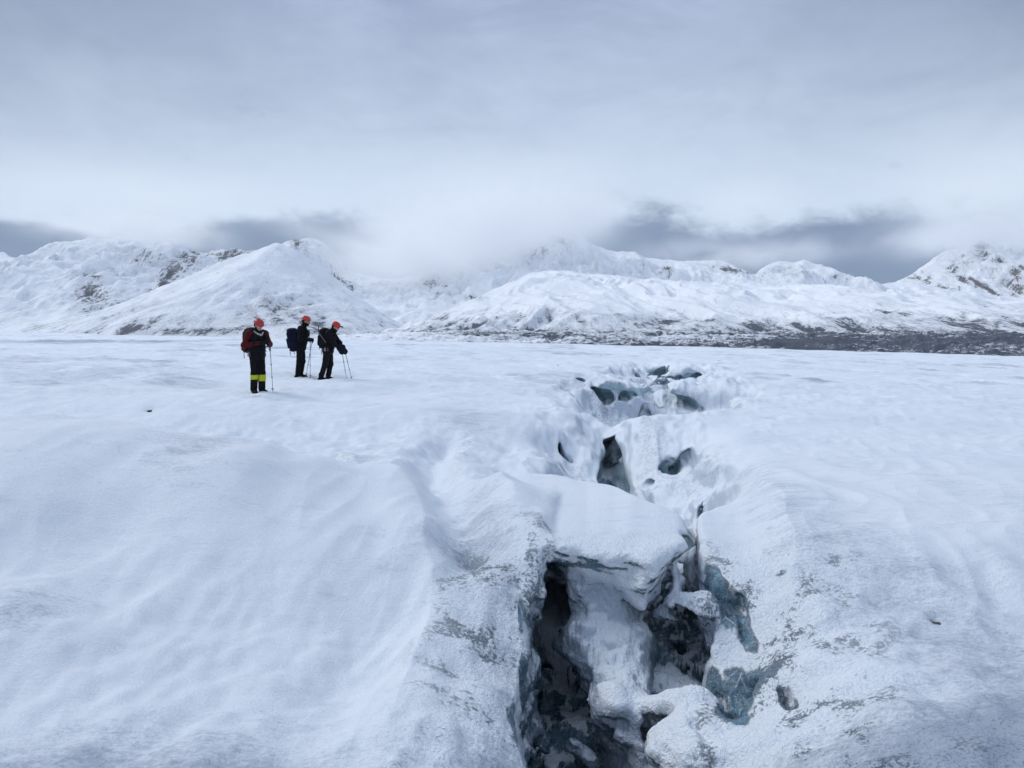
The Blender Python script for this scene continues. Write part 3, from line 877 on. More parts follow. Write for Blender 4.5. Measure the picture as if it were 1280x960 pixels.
def add_glacier_attrs(me, co, nrm):
    ice, rime, speck, face_shade = ice_attrs(co, nrm); attr(me, 'firn', face_shade)  # 'firn' holds the painted face shade
    attr(me, 'ice', ice); attr(me, 'rime', rime); attr(me, 'speck', speck)
    x, y = co[:, 0], co[:, 1]
    dirt = np.zeros(len(co))
    for (cx, cy, rx, ry, a) in DIRT:
        dirt = np.maximum(dirt, a * np.exp(-((x - cx) / rx) ** 2 - ((y - cy) / ry) ** 2))
    q_ = np.abs(x - _tr_c(y)) / _tr_w(y)
    dirt = np.maximum(dirt, .22 * sstep(10.5, 13, y) * sstep(50, 42, y) * sstep(1.5, 1.0, q_) * sstep(.05, .35, fbm(x * .8, y * .4, np.zeros_like(x), 3, 133)))
    dirt = np.maximum(dirt, .55 * sstep(150, 260, y) * sstep(.12, .3, fbm(x * .05, y * .02, np.zeros_like(x), 3, 99)))
    attr(me, 'dirt', dirt)
    sc = .0 + .26 * fbm(x * .22, y * .30, np.zeros_like(x), 4, 111) + .10 * sstep(12, 40, y)
    sc = sc + .30 * sstep(11, 20, y) * sstep(.15, .6, fbm(x * .22, y * .16, np.zeros_like(x), 4, 113))
    for (u, v, ru, rv, a) in SCOUR_FALLOFF:
        cx, cy = Pg(u, v, 0.0); rx = ru / FPX * cy * 1.2; ry = max(.25, abs(Pg(u, v + rv)[1] - Pg(u, v - rv)[1]) * .5)
        sc = sc + a * np.exp(-((x - cx) / rx) ** 2 - ((y - cy) / ry) ** 2)
    sc = sc - .5 * sstep(-.3, .3, x - XL(y)) * sstep(.5, .0, x - XR(y)) * sstep(4.5, 5.5, y)
    attr(me, 'snow_grey', np.clip(sc, 0, 1))
    attr(me, 'teal', sstep(10.5, 12, y))


SCOUR_FALLOFF = [(80, 610, 160, 26, .25), (270, 630, 60, 40, .40), (15, 745, 60, 40, .4), (40, 940, 320, 120, 1.0), (340, 970, 180, 60, .7), (1230, 930, 320, 130, .95), (1280, 800, 120, 110, .3), (1040, 940, 120, 60, .2), (1000, 690, 90, 60, .12), (600, 640, 40, 70, .45),  # grey wind-scoured patches, plus near-corner greying that imitates lens falloff
         (585, 530, 50, 18, .4), (400, 575, 50, 22, .45), (905, 590, 50, 50, .45), (40, 455, 60, 8, .4), (185, 452, 50, 6, .4), (1150, 600, 130, 50, .18), (640, 800, 40, 160, .35), (560, 900, 60, 60, .2)]
DIRT = [(8.0, 38, 2.0, 3.5, 1.0), (2.9, 24, .6, 2.0, .6), (-.8, 13.0, .15, 2.2, .3), (-2.2, 11.0, .35, .5, .3)]
DIRT += [(p[0], p[1], p[2] * .8, p[2] * .8, 1.0) for p in PITS]


def rime_disp(co, n):
    x, y, z = co[:, 0], co[:, 1], co[:, 2]
    _, r, _s, _f = ice_attrs(co, n)
    near = sstep(9, 5, y)
    zz = crev_zone(x, y) * sstep(16, 9, y) * sstep(.85, .45, n[:, 2])
    lay = zz * (.016 * perlin(x * 1.3 + .6 * z, y * 1.3, z * 11, 171) + .010 * perlin(x * 2.5, y * 2.5, z * 24, 173) + .012 * (.35 - np.abs(perlin(x * 8, y * 8, z * 9, 175))))
    d = lay + (fbm(x * 13, y * 13, z * 13, 3, 101, .6) * .007 + np.abs(perlin(x * 26, y * 26, z * 26, 105)) * .006) * r * near
    return d


# ---------------------------------------------------------------- open glacier: fan of quads, hole where the crevasse solid sits
def build_open():
    NR, NC = 760, 900
    yy = np.concatenate([[-60, -25, -10, -4, -1, .3], np.geomspace(.8, 430, NR - 6)])
    t = np.linspace(-1, 1, NC)
    s = .80 * t + 1.3 * np.sign(t) * np.clip(np.abs(t) - .86, 0, 1) ** 1.5 * 14
    wid = np.where(yy > 2.0, yy, 2.0 + (2.0 - yy) * .4)
    X = s[None, :] * wid[:, None]; Y = np.repeat(yy[:, None], NC, 1)
    Z = np.concatenate([surf_h(X[a:a + 50], Y[a:a + 50]) for a in range(0, NR, 50)])
    # drop slightly under the crevasse solid near the join
    gi = np.log(np.clip(Y, .1, 1e9) / Y0) / math.log(Y1 / Y0) * (NI - 1)
    a = _gx0(Y); gj = (X - a) / (_gx1(Y) - a) * (NJ - 1)
    m = np.minimum(np.minimum(gi, NI - 1 - gi), np.minimum(gj, NJ - 1 - gj))
    inside = m > 6
    Z = Z - .01 * sstep(1.5, 5, m)
    q = grid_quads(NR, NC)
    keep = ~inside.ravel()[q].all(1)
    q = q[keep]
    co = np.stack([X, Y, Z], -1).reshape(-1, 3)
    used = np.unique(q); mp = np.zeros(len(co), np.int32); mp[used] = np.arange(len(used))
    return co[used], mp[q]


_d = rime_disp(_co, _n); _co = _co + _n * _d[:, None]
_me = make_mesh('crevasse', _co, _q)
_n = vert_normals(_co.astype(float), _q)
add_glacier_attrs(_me, _co, _n)
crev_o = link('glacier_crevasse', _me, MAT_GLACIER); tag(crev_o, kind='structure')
_co2, _q2 = build_open()
_n2 = vert_normals(_co2, _q2)
print('nz', _n[:, 2].mean(), _n2[:, 2].mean())
_co2 = _co2 + _n2 * rime_disp(_co2, _n2)[:, None]
_me2 = make_mesh('glacier', _co2, _q2)
add_glacier_attrs(_me2, _co2, vert_normals(_co2, _q2))
glac_o = link('glacier', _me2, MAT_GLACIER); tag(glac_o, kind='structure')
print('glacier verts', len(_co), len(_co2))


def ground(x, y):
    return float(surf_h(np.array([float(x)]), np.array([float(y)]))[0])
# ---------------------------------------------------------------- mountains, foothills and the rubble at the glacier's edge
def mountain_material(name, snow=(.87, .905, .95), rock=(.075, .080, .092), scale=1.0, warm=0.0, vl=.42, stretch=(1.0, .30, .42)):
    m, nt = new_mat(name)
    co = nt.node('ShaderNodeNewGeometry', 0)
    r = nt.attr('rock')
    fall = nt.node('ShaderNodeMapping', Vector=co, Scale=stretch, Rotation=(0, 0, .12))
    n1 = nt.noise(fall, .030 * scale, 7, .74, .35)
    n2 = nt.noise(co, .11 * scale, 4, .7)
    ms = nt.add(r, nt.add(nt.mul(nt.sub(n1, .5), 1.7), nt.mul(nt.sub(n2, .5), .75)))
    mask = nt.ramp(ms, .46, .58)
    veil = nt.ramp(ms, .10, .55)                     # thin snow over scree
    big = nt.noise(co, .004 * scale, 4, .6)
    sn = nt.mix(nt.ramp(big, .3, .7), tuple(c * .93 for c in snow), snow)
    sn = nt.mix(nt.mul(veil, vl), sn, (.36, .39, .43))
    rk = nt.mix(n2, tuple(c * .6 for c in rock), tuple(c * 1.5 for c in rock))
    rk = nt.mix(nt.ramp(n1, .45, .75), rk, (rock[0] * 1.6, rock[1] * 1.45, rock[2] * 1.3)) if warm else rk
    col = nt.mix(mask, sn, rk)
    h = nt.add(nt.mul(n1, 1.0), nt.mul(n2, .4))
    b = nt.node('ShaderNodeBsdfPrincipled', Base_Color=col, Roughness=.75, Specular_IOR_Level=.1,
                Normal=nt.node('ShaderNodeBump', Strength=.7, Distance=9.0 / scale, Height=h))
    finish(nt, b)
    return m


def ridge_terrain(name, yr, yf, yb, sky, zfoot, nx0, nt_0, shape=1.25, crag=.10, gul=.10, gfreq=9.0, rockfn=None, mat=None, seed=0, spur=.0, foot_wave=0.0, backz=None):
    us = [p[0] for p in sky]; nx = int(nx0 * .8); nt_ = int(nt_0 * .8)
    zr = pchip(us, [CAMZ - (p[1] - HOR) / FPX * yr for p in sky])
    u = np.linspace(us[0], us[-1], nx)
    x = (u - 640) / FPX * yr
    t = np.concatenate([np.linspace(0, 1, nt_), 1 + np.linspace(0, 1, nt_ // 3)[1:]])
    X = np.repeat(x[None], len(t), 0); T = np.repeat(t[:, None], nx, 1)
    wr = fbm(x * (2.2 / abs(x[-1] - x[0]) * 3), x * 0 + 1.7, x * 0, 3, seed + 1)       # ridge line bends back and forth
    Yr = yr * (1 + .035 * wr)[None]
    Y = np.where(T <= 1, yf + (Yr - yf) * T, Yr + (yb - Yr) * (T - 1))
    H = (zr(u) - zfoot)[None]
    S = abs(yr - yf)
    xn = X / S; yn = Y / S
    P = np.where(T <= 1, np.clip(T, 0, 1) ** shape, 1 - np.clip(T - 1, 0, 1) ** 1.2)
    Z = zfoot + H * P
    # buttresses and couloirs running down the face
    wx = xn * gfreq + .9 * fbm(xn * 2.5, yn * 2.5, xn * 0, 3, seed + 2)
    r1 = 1 - np.abs(perlin(wx, yn * 1.6, xn * 0, seed + 3)) * 1.9
    r2 = 1 - np.abs(perlin(wx * 2.3 + 5, yn * 4.0, xn * 0, seed + 4)) * 1.9
    env = np.clip(T, 0, 1) ** .6 * np.clip(1.04 - T, 0, 1) ** .55
    env = np.where(T <= 1, env, 0)
    Hm = np.maximum(H, 20)
    Z = Z + Hm * gul * env * ((r1 - .45) + .5 * (r2 - .45))
    cr = fbm(xn * 9, yn * 9, xn * 0, 5, seed + 5, .55)
    rd = 1 - np.abs(fbm(xn * 6.5 + .3 * cr, yn * 3.0, xn * 0, 5, seed + 8, .58)) * 2.0
    cr = .55 * cr + .75 * (rd - .55)
    Z = Z + Hm * crag * cr * np.clip(T * 1.4, 0, 1) * np.where(T <= 1, np.clip(.22 + 3.2 * (1 - T), 0, 1), .4)
    Z = Z + spur * Hm * env * perlin(xn * 2.2, yn * 1.2, xn * 0, seed + 6)
    if foot_wave: Z = Z + foot_wave * fbm(xn * 4, yn * 6, xn * 0, 4, seed + 7) * np.clip(1 - T, 0, 1)
    Z = np.where((T > 1), Z - (T - 1) * 30, Z)
    co = np.stack([X, Y, Z], -1).reshape(-1, 3)
    q = grid_quads(len(t), nx)
    n = vert_normals(co, q)
    if n[:, 2].mean() < 0: q = q[:, ::-1].copy(); n = -n
    me = make_mesh(name, co, q)
    U = np.repeat(u[None], len(t), 0).ravel()
    rk = rockfn(co, n, U, T.ravel(), r1.ravel(), r2.ravel(), cr.ravel(), xn.ravel(), yn.ravel()) if rockfn else np.zeros(len(co))
    attr(me, 'rock', np.clip(rk, 0, 1))
    o = link(name, me, mat); tag(o, kind='structure')
    return o


def pxv(co):
    return HOR - (co[:, 2] - CAMZ) / co[:, 1] * FPX
def pxu(co):
    return 640 + co[:, 0] / co[:, 1] * FPX


def spots(co, lst):
    """rock outcrops at known places on a face, as soft elliptical areas"""
    u, v = pxu(co), pxv(co); r = np.zeros(len(u))
    for (cu, cv, ru, rv, a, ang) in lst:
        c, s = math.cos(ang), math.sin(ang)
        p = ((u - cu) * c + (v - cv) * s) / ru; q = (-(u - cu) * s + (v - cv) * c) / rv
        r = np.maximum(r, .72 * a * np.exp(-p * p - q * q))
    return r


M_FAR = mountain_material('high_snow_and_rock', scale=1.9)
M_FOOT = mountain_material('foothill_snow_over_scree', rock=(.088, .10, .122), scale=2.6, vl=.72)
M_PEAK = mountain_material('peak_snow_and_rock', rock=(.075, .074, .076), scale=1.4, warm=1)


def rk_left(co, n, u, t, r1, r2, cr, xn, yn):
    r = spots(co, [(118, 370, 26, 26, .55, .3), (112, 345, 16, 10, .42, 0), (215, 345, 14, 38, .62, .55), (200, 375, 26, 14, .58, -.5), (165, 383, 34, 9, .5, 0),
                   (240, 325, 24, 14, .5, 0), (290, 320, 30, 9, .48, 0), (180, 325, 30, 10, .35, 0), (420, 352, 18, 16, .55, .6), (375, 305, 12, 8, .5, .4), (440, 362, 14, 7, .5, 0)])
    return r + .17 + .34 * np.clip(.75 - n[:, 2], 0, 1) + .10 * sstep(.2, -.1, r1)


def rk_hill(co, n, u, t, r1, r2, cr, xn, yn):
    v = pxv(co)
    r = spots(co, [(165, 412, 26, 7, .75, -.35), (190, 405, 24, 6, .5, -.55), (340, 385, 28, 20, .40, .5), (250, 414, 60, 5, .36, 0), (380, 400, 40, 16, .36, .4), (365, 375, 10, 8, .45, 0)])
    return r + .16 * sstep(.55, .9, 1 - r1) * sstep(395, 415, v) + .22 * sstep(330, 412, v) + .12 * sstep(.3, -.1, r2) * sstep(330, 380, v)


def rk_centre(co, n, u, t, r1, r2, cr, xn, yn):
    r = spots(co, [(672, 318, 16, 10, .48, -.6), (700, 304, 10, 6, .45, 0), (540, 355, 22, 10, .5, .2), (548, 368, 8, 8, .5, 0), (590, 372, 12, 6, .45, 0), (830, 338, 12, 4, .62, -.4),
                   (802, 335, 4, 8, .5, 0), (912, 338, 24, 5, .70, .15), (985, 340, 30, 6, .42, .2), (1040, 347, 10, 5, .5, 0), (960, 345, 20, 6, .3, 0)])
    return r + .12 + .28 * np.clip(.75 - n[:, 2], 0, 1) + .08 * sstep(.2, -.1, r1)


def rk_foot(co, n, u, t, r1, r2, cr, xn, yn):
    v = pxv(co)
    base = sstep(366, 418, v + 12 * cr) * sstep(495, 580, u)
    gl = sstep(.55, -.1, r1) * .35 + sstep(.5, 0, r2) * .20
    r = base * (.40 + gl * 1.25)
    r = np.maximum(r, spots(co, [(672, 402, 22, 14, .55, 0), (640, 410, 30, 8, .5, 0), (790, 408, 20, 8, .42, 0), (905, 405, 34, 10, .50, .2), (980, 414, 8, 4, .95, -.7), (965, 412, 16, 4, .6, -.3), (600, 372, 12, 6, .45, 0),
                                 (530, 416, 40, 5, .6, 0), (1100, 405, 40, 12, .5, .4), (1180, 405, 40, 12, .5, .4), (1040, 405, 30, 10, .5, .4), (1250, 408, 40, 10, .5, .3)]))
    return r + .12 * sstep(406, 420, v) * sstep(540, 700, u)


def rk_right(co, n, u, t, r1, r2, cr, xn, yn):
    r = spots(co, [(1225, 358, 26, 3.5, .85, .5), (1200, 350, 12, 4, .6, .5), (1222, 316, 8, 10, .55, 0), (1245, 328, 10, 5, .45, .5), (1150, 350, 24, 6, .42, .2), (1265, 360, 12, 10, .6, .4), (1190, 335, 14, 10, .3, 0), (1180, 362, 24, 6, .45, 0), (1270, 340, 14, 8, .5, 0)])
    return r + .20 + .38 * np.clip(.75 - n[:, 2], 0, 1) + .10 * sstep(.2, -.1, r1)


ridge_terrain('mountain_left_range', 3000, 1700, 3900,
              [(-420, 300), (-200, 306), (-60, 312), (0, 317), (25, 324), (45, 326), (72, 316), (100, 304), (125, 299), (165, 298), (205, 301), (232, 305), (250, 314), (268, 311), (300, 309), (335, 309), (362, 301), (385, 296),
               (402, 304), (425, 326), (450, 343), (480, 349), (530, 350), (580, 352), (640, 360)],
              4.0, 900, 160, 1.15, .11, .16, 8.0, rk_left, M_FAR, 11, spur=.05)
ridge_terrain('mountain_central_range', 3100, 1900, 4000,
              [(360, 392), (430, 372), (480, 352), (520, 345), (560, 330), (600, 312), (640, 300), (675, 292), (700, 286), (722, 291), (740, 304), (765, 313), (790, 315), (806, 322), (815, 323), (840, 325), (870, 325), (900, 327), (920, 333),
               (940, 343), (955, 334), (975, 327), (1000, 326), (1022, 330), (1040, 339), (1050, 349), (1070, 355), (1100, 356), (1150, 360), (1220, 368), (1340, 376), (1500, 380)],
              10.0, 1100, 170, 1.1, .10, .12, 9.0, rk_centre, M_FAR, 23, spur=.05)
ridge_terrain('mountain_right_peak', 4300, 2600, 5400,
              [(1000, 372), (1060, 362), (1110, 355), (1135, 345), (1160, 329), (1180, 313), (1196, 305), (1210, 303), (1226, 306), (1245, 315), (1262, 320), (1285, 327), (1330, 322), (1400, 300), (1500, 290), (1700, 300)],
              20.0, 800, 170, 1.1, .13, .18, 9.0, rk_right, M_PEAK, 37, spur=.06)
ridge_terrain('mountain_foothills', 1700, 760, 2300,
              [(440, 440), (470, 426), (500, 414), (530, 402), (560, 390), (600, 370), (640, 352), (668, 342), (700, 340), (750, 344), (800, 347), (850, 350), (900, 351), (950, 355), (1000, 357), (1050, 362), (1100, 364), (1150, 369),
               (1200, 373), (1280, 376), (1400, 380), (1700, 385)],
              -6.0, 1500, 240, .95, .05, .22, 11.0, rk_foot, M_FOOT, 51, spur=.10, foot_wave=8.0)
ridge_terrain('mountain_hill', 1350, 800, 1900,
              [(100, 440), (140, 421), (152, 416), (175, 403), (205, 386), (240, 361), (280, 334), (312, 317), (338, 307), (350, 305), (362, 309), (390, 325), (425, 352), (460, 378), (495, 402), (520, 416), (560, 440)],
              -4.0, 700, 220, .95, .016, .055, 8.0, rk_hill, M_FOOT, 67, spur=.04)


def moraine():
    nx, ny = 1300, 150
    y = np.geomspace(360, 800, ny); s = np.linspace(-.34, 1.0, nx)
    X = s[None] * y[:, None]; Y = np.repeat(y[:, None], nx, 1)
    prof = pchip([360, 430, 500, 600, 700, 800], [-18, -11, -3, 5, 10, 12])
    Z = prof(Y) * 1.0
    right = sstep(-.20, .55, X / Y)
    Z = Z - 7.0 * right * sstep(900, 500, Y) - 8 * sstep(-.10, -.3, X / Y)
    r = 1 - np.abs(fbm(X * .016, Y * .03, X * 0, 5, 141, .62)) * 1.6
    Z = Z + 4.2 * (r - .6) + 2.6 * fbm(X * .05, Y * .08, X * 0, 4, 143)
    co = np.stack([X, Y, Z], -1).reshape(-1, 3); q = grid_quads(ny, nx)
    n = vert_normals(co, q)
    if n[:, 2].mean() < 0: q = q[:, ::-1].copy(); n = -n
    me = make_mesh('moraine', co, q)
    rk = .47 + .5 * (n[:, 2] < .9) * .3 + .30 * fbm(co[:, 0] * .008, co[:, 1] * .02, co[:, 0] * 0, 4, 151)
    rk = rk - .10 + .34 * right.ravel() + .22 * fbm(co[:, 0] * .004, co[:, 1] * .006, co[:, 0] * 0, 3, 157) - .25 * sstep(-.06, -.25, (X / Y).ravel())
    attr(me, 'rock', np.clip(rk, 0, 1))
    o = link('moraine', me, mountain_material('moraine_rubble', rock=(.085, .098, .122), scale=13.0, vl=.75, stretch=(.35, 1.0, 1.0))); tag(o, kind='structure')


moraine()
# valley floor under everything, out to the horizon
_vfg = np.array([[-30000, -2000, -40], [30000, -2000, -40], [30000, 40000, -40], [-30000, 40000, -40]], float)
_vf = link('valley_floor', make_mesh('valley_floor', _vfg, np.array([[0, 1, 2, 3]])), plain('valley_snow', (.78, .83, .89), .8)); tag(_vf, kind='structure')
# ---------------------------------------------------------------- people and their gear
def fld(prims, X, Y, Z, k):
    d = None
    for p in prims:
        if p[0] == 'c': q = cap(X, Y, Z, p[1], p[2], p[3], p[4])
        elif p[0] == 'e': q = ell(X, Y, Z, p[1], p[2], p[3] if len(p) > 3 else 0, p[4] if len(p) > 4 else 0)
        elif p[0] == 'b':                                   # rounded box: centre, half size, radius, tilt about Y
            c, h, r, tl = p[1:]
            dx, dy, dz = X - F32(c[0]), Y - F32(c[1]), Z - F32(c[2])
            ca, sa = F32(math.cos(tl)), F32(math.sin(tl)); dx, dz = dx * ca + dz * sa, dz * ca - dx * sa
            qx, qy, qz = np.abs(dx) - F32(h[0] - r), np.abs(dy) - F32(h[1] - r), np.abs(dz) - F32(h[2] - r)
            q = np.sqrt(np.maximum(qx, 0) ** 2 + np.maximum(qy, 0) ** 2 + np.maximum(qz, 0) ** 2) + np.minimum(np.maximum(qx, np.maximum(qy, qz)), 0) - F32(r)
        d = q if d is None else smin(d, q, F32(k))
    return d


def bounds(prims, pad):
    lo = np.full(3, 1e9); hi = -lo
    for p in prims:
        if p[0] == 'c': pts = [(p[1], p[3]), (p[2], p[4])]
        elif p[0] == 'e': pts = [(p[1], max(p[2]))]
        else: pts = [(p[1], math.sqrt(sum(v * v for v in p[2])))]
        for c, r in pts: lo = np.minimum(lo, np.array(c) - r); hi = np.maximum(hi, np.array(c) + r)
    return lo - pad, hi + pad


def solid(name, prims, vox=.012, k=.03, cut=None, rough=0.0, rfreq=14.0, seed=0, add=None):
    """one smooth continuous mesh grown from tapered limbs; cut(X,Y,Z) > 0 is trimmed away"""
    lo, hi = bounds(prims, 3 * vox)
    n = np.ceil((hi - lo) / vox).astype(int) + 1
    g = [(lo[a] + vox * np.arange(n[a])).astype(F32) for a in range(3)]
    X, Y, Z = np.meshgrid(*g, indexing='ij')
    f = fld(prims, X, Y, Z, k)
    if add is not None: f = add(f, X, Y, Z)
    if rough: f = f + F32(rough) * (perlin(X * rfreq, Y * rfreq, Z * rfreq * .6, seed) + F32(.5) * perlin(X * rfreq * 2.2, Y * rfreq * 2.2, Z * rfreq * 1.4, seed + 3))
    if cut is not None: f = smax(f, cut(X, Y, Z).astype(F32), F32(.008))
    co, q = surface_nets(f, lambda i, j, k_: (lo[0] + vox * i, lo[1] + vox * j, lo[2] + vox * k_))
    nrm = vert_normals(co.astype(float), q)
    e = .5 * vox
    cen = co[q].mean(1)
    # orientation: outward
    vol = np.einsum('ij,ij->i', co[q[:, 0]], np.cross(co[q[:, 1]], co[q[:, 2]])).sum() + np.einsum('ij,ij->i', co[q[:, 0]], np.cross(co[q[:, 2]], co[q[:, 3]])).sum()
    if vol < 0: q = q[:, ::-1].copy()
    return make_mesh(name, co, q)


def lerp3(a, b, t): return tuple(a[i] + (b[i] - a[i]) * t for i in range(3))


def hand_prims(wrist, d, side, curl, palm_n):
    """palm, four unequal bent fingers and a thumb that leaves the side of the palm; d = hand direction, palm_n = palm side"""
    d = Vector(d).normalized(); n = Vector(palm_n); n = (n - d * n.dot(d)).normalized(); s = d.cross(n) * side
    w = Vector(wrist); out = []
    pc = w + d * .055
    out.append(('c', tuple(w), tuple(w + d * .03), .030, .032))
    for i, off in enumerate((-.030, -.010, .010, .030)):
        root = w + d * .095 + s * off
        out.append(('c', tuple(w + d * .035 + s * off * .75), tuple(root), .017, .015))
        L = (.040, .046, .043, .034)[i]
        a1, a2, a3 = curl * .8, curl * 1.7, curl * 2.4
        p1 = root + (d * math.cos(a1) + n * math.sin(a1)) * L
        p2 = p1 + (d * math.cos(a2) + n * math.sin(a2)) * L * .72
        p3 = p2 + (d * math.cos(a3) + n * math.sin(a3)) * L * .55
        out += [('c', tuple(root), tuple(p1), .0120, .0112), ('c', tuple(p1), tuple(p2), .0112, .0104), ('c', tuple(p2), tuple(p3), .0104, .009)]
    t0 = w + d * .035 - s * .032
    t1 = t0 + (d * .55 - s * .55 + n * .55).normalized() * .045
    t2 = t1 + (d * .75 + n * .75 + s * .1).normalized() * .036
    out += [('c', tuple(t0), tuple(t1), .0150, .0130), ('c', tuple(t1), tuple(t2), .0130, .0105)]
    return out


def mat_cache():
    M = {}
    M['skin'] = plain('skin', (.42, .25, .19), .55, .15, 120, .12)
    M['eye'] = plain('eye', (.03, .025, .02), .2)
    M['lip'] = plain('lip', (.34, .15, .12), .5)
    M['black'] = plain('black_shell_fabric', (.0055, .0055, .008), .8, .5, 60, .35)
    M['navy'] = plain('navy_pack_fabric', (.0045, .006, .019), .8, .5, 60, .35)
    M['charcoal'] = plain('charcoal_fabric', (.009, .009, .0105), .8, .5, 60, .35)
    M['red'] = plain('dark_red_fabric', (.070, .005, .007), .8, .5, 60, .25)
    M['helmet1'] = plain('red_helmet_shell', (.36, .018, .02), .4, .0, 60, .08)
    M['helmet'] = plain('red_orange_helmet_shell', (.50, .018, .018), .38, .0, 60, .08)
    M['helmet2'] = plain('orange_helmet_shell', (.50, .035, .022), .38, .0, 60, .08)
    M['rubber'] = plain('boot_leather', (.005, .005, .006), .75, .4, 80, .3)
    M['yellow'] = plain('yellow_gaiter_fabric', (.46, .50, .03), .65, .4, 60, .15)
    M['webbing'] = plain('grey_webbing', (.20, .20, .21), .75, .4, 150, .2)
    M['pale'] = plain('pale_scarf', (.40, .37, .35), .85, .5, 120, .2)
    M['metal'] = plain('grey_alloy', (.33, .35, .38), .38, 0, 60, .1, .85)
    M['dark'] = plain('dark_plastic', (.02, .02, .022), .5)
    M['brown'] = plain('brown_gear_loop', (.13, .075, .04), .7, .3, 90, .3)
    M['hair'] = plain('dark_hair', (.02, .014, .01), .8, .8, 160, .4)
    return M


MT = mat_cache()
NX, NF = 'name', 'face'


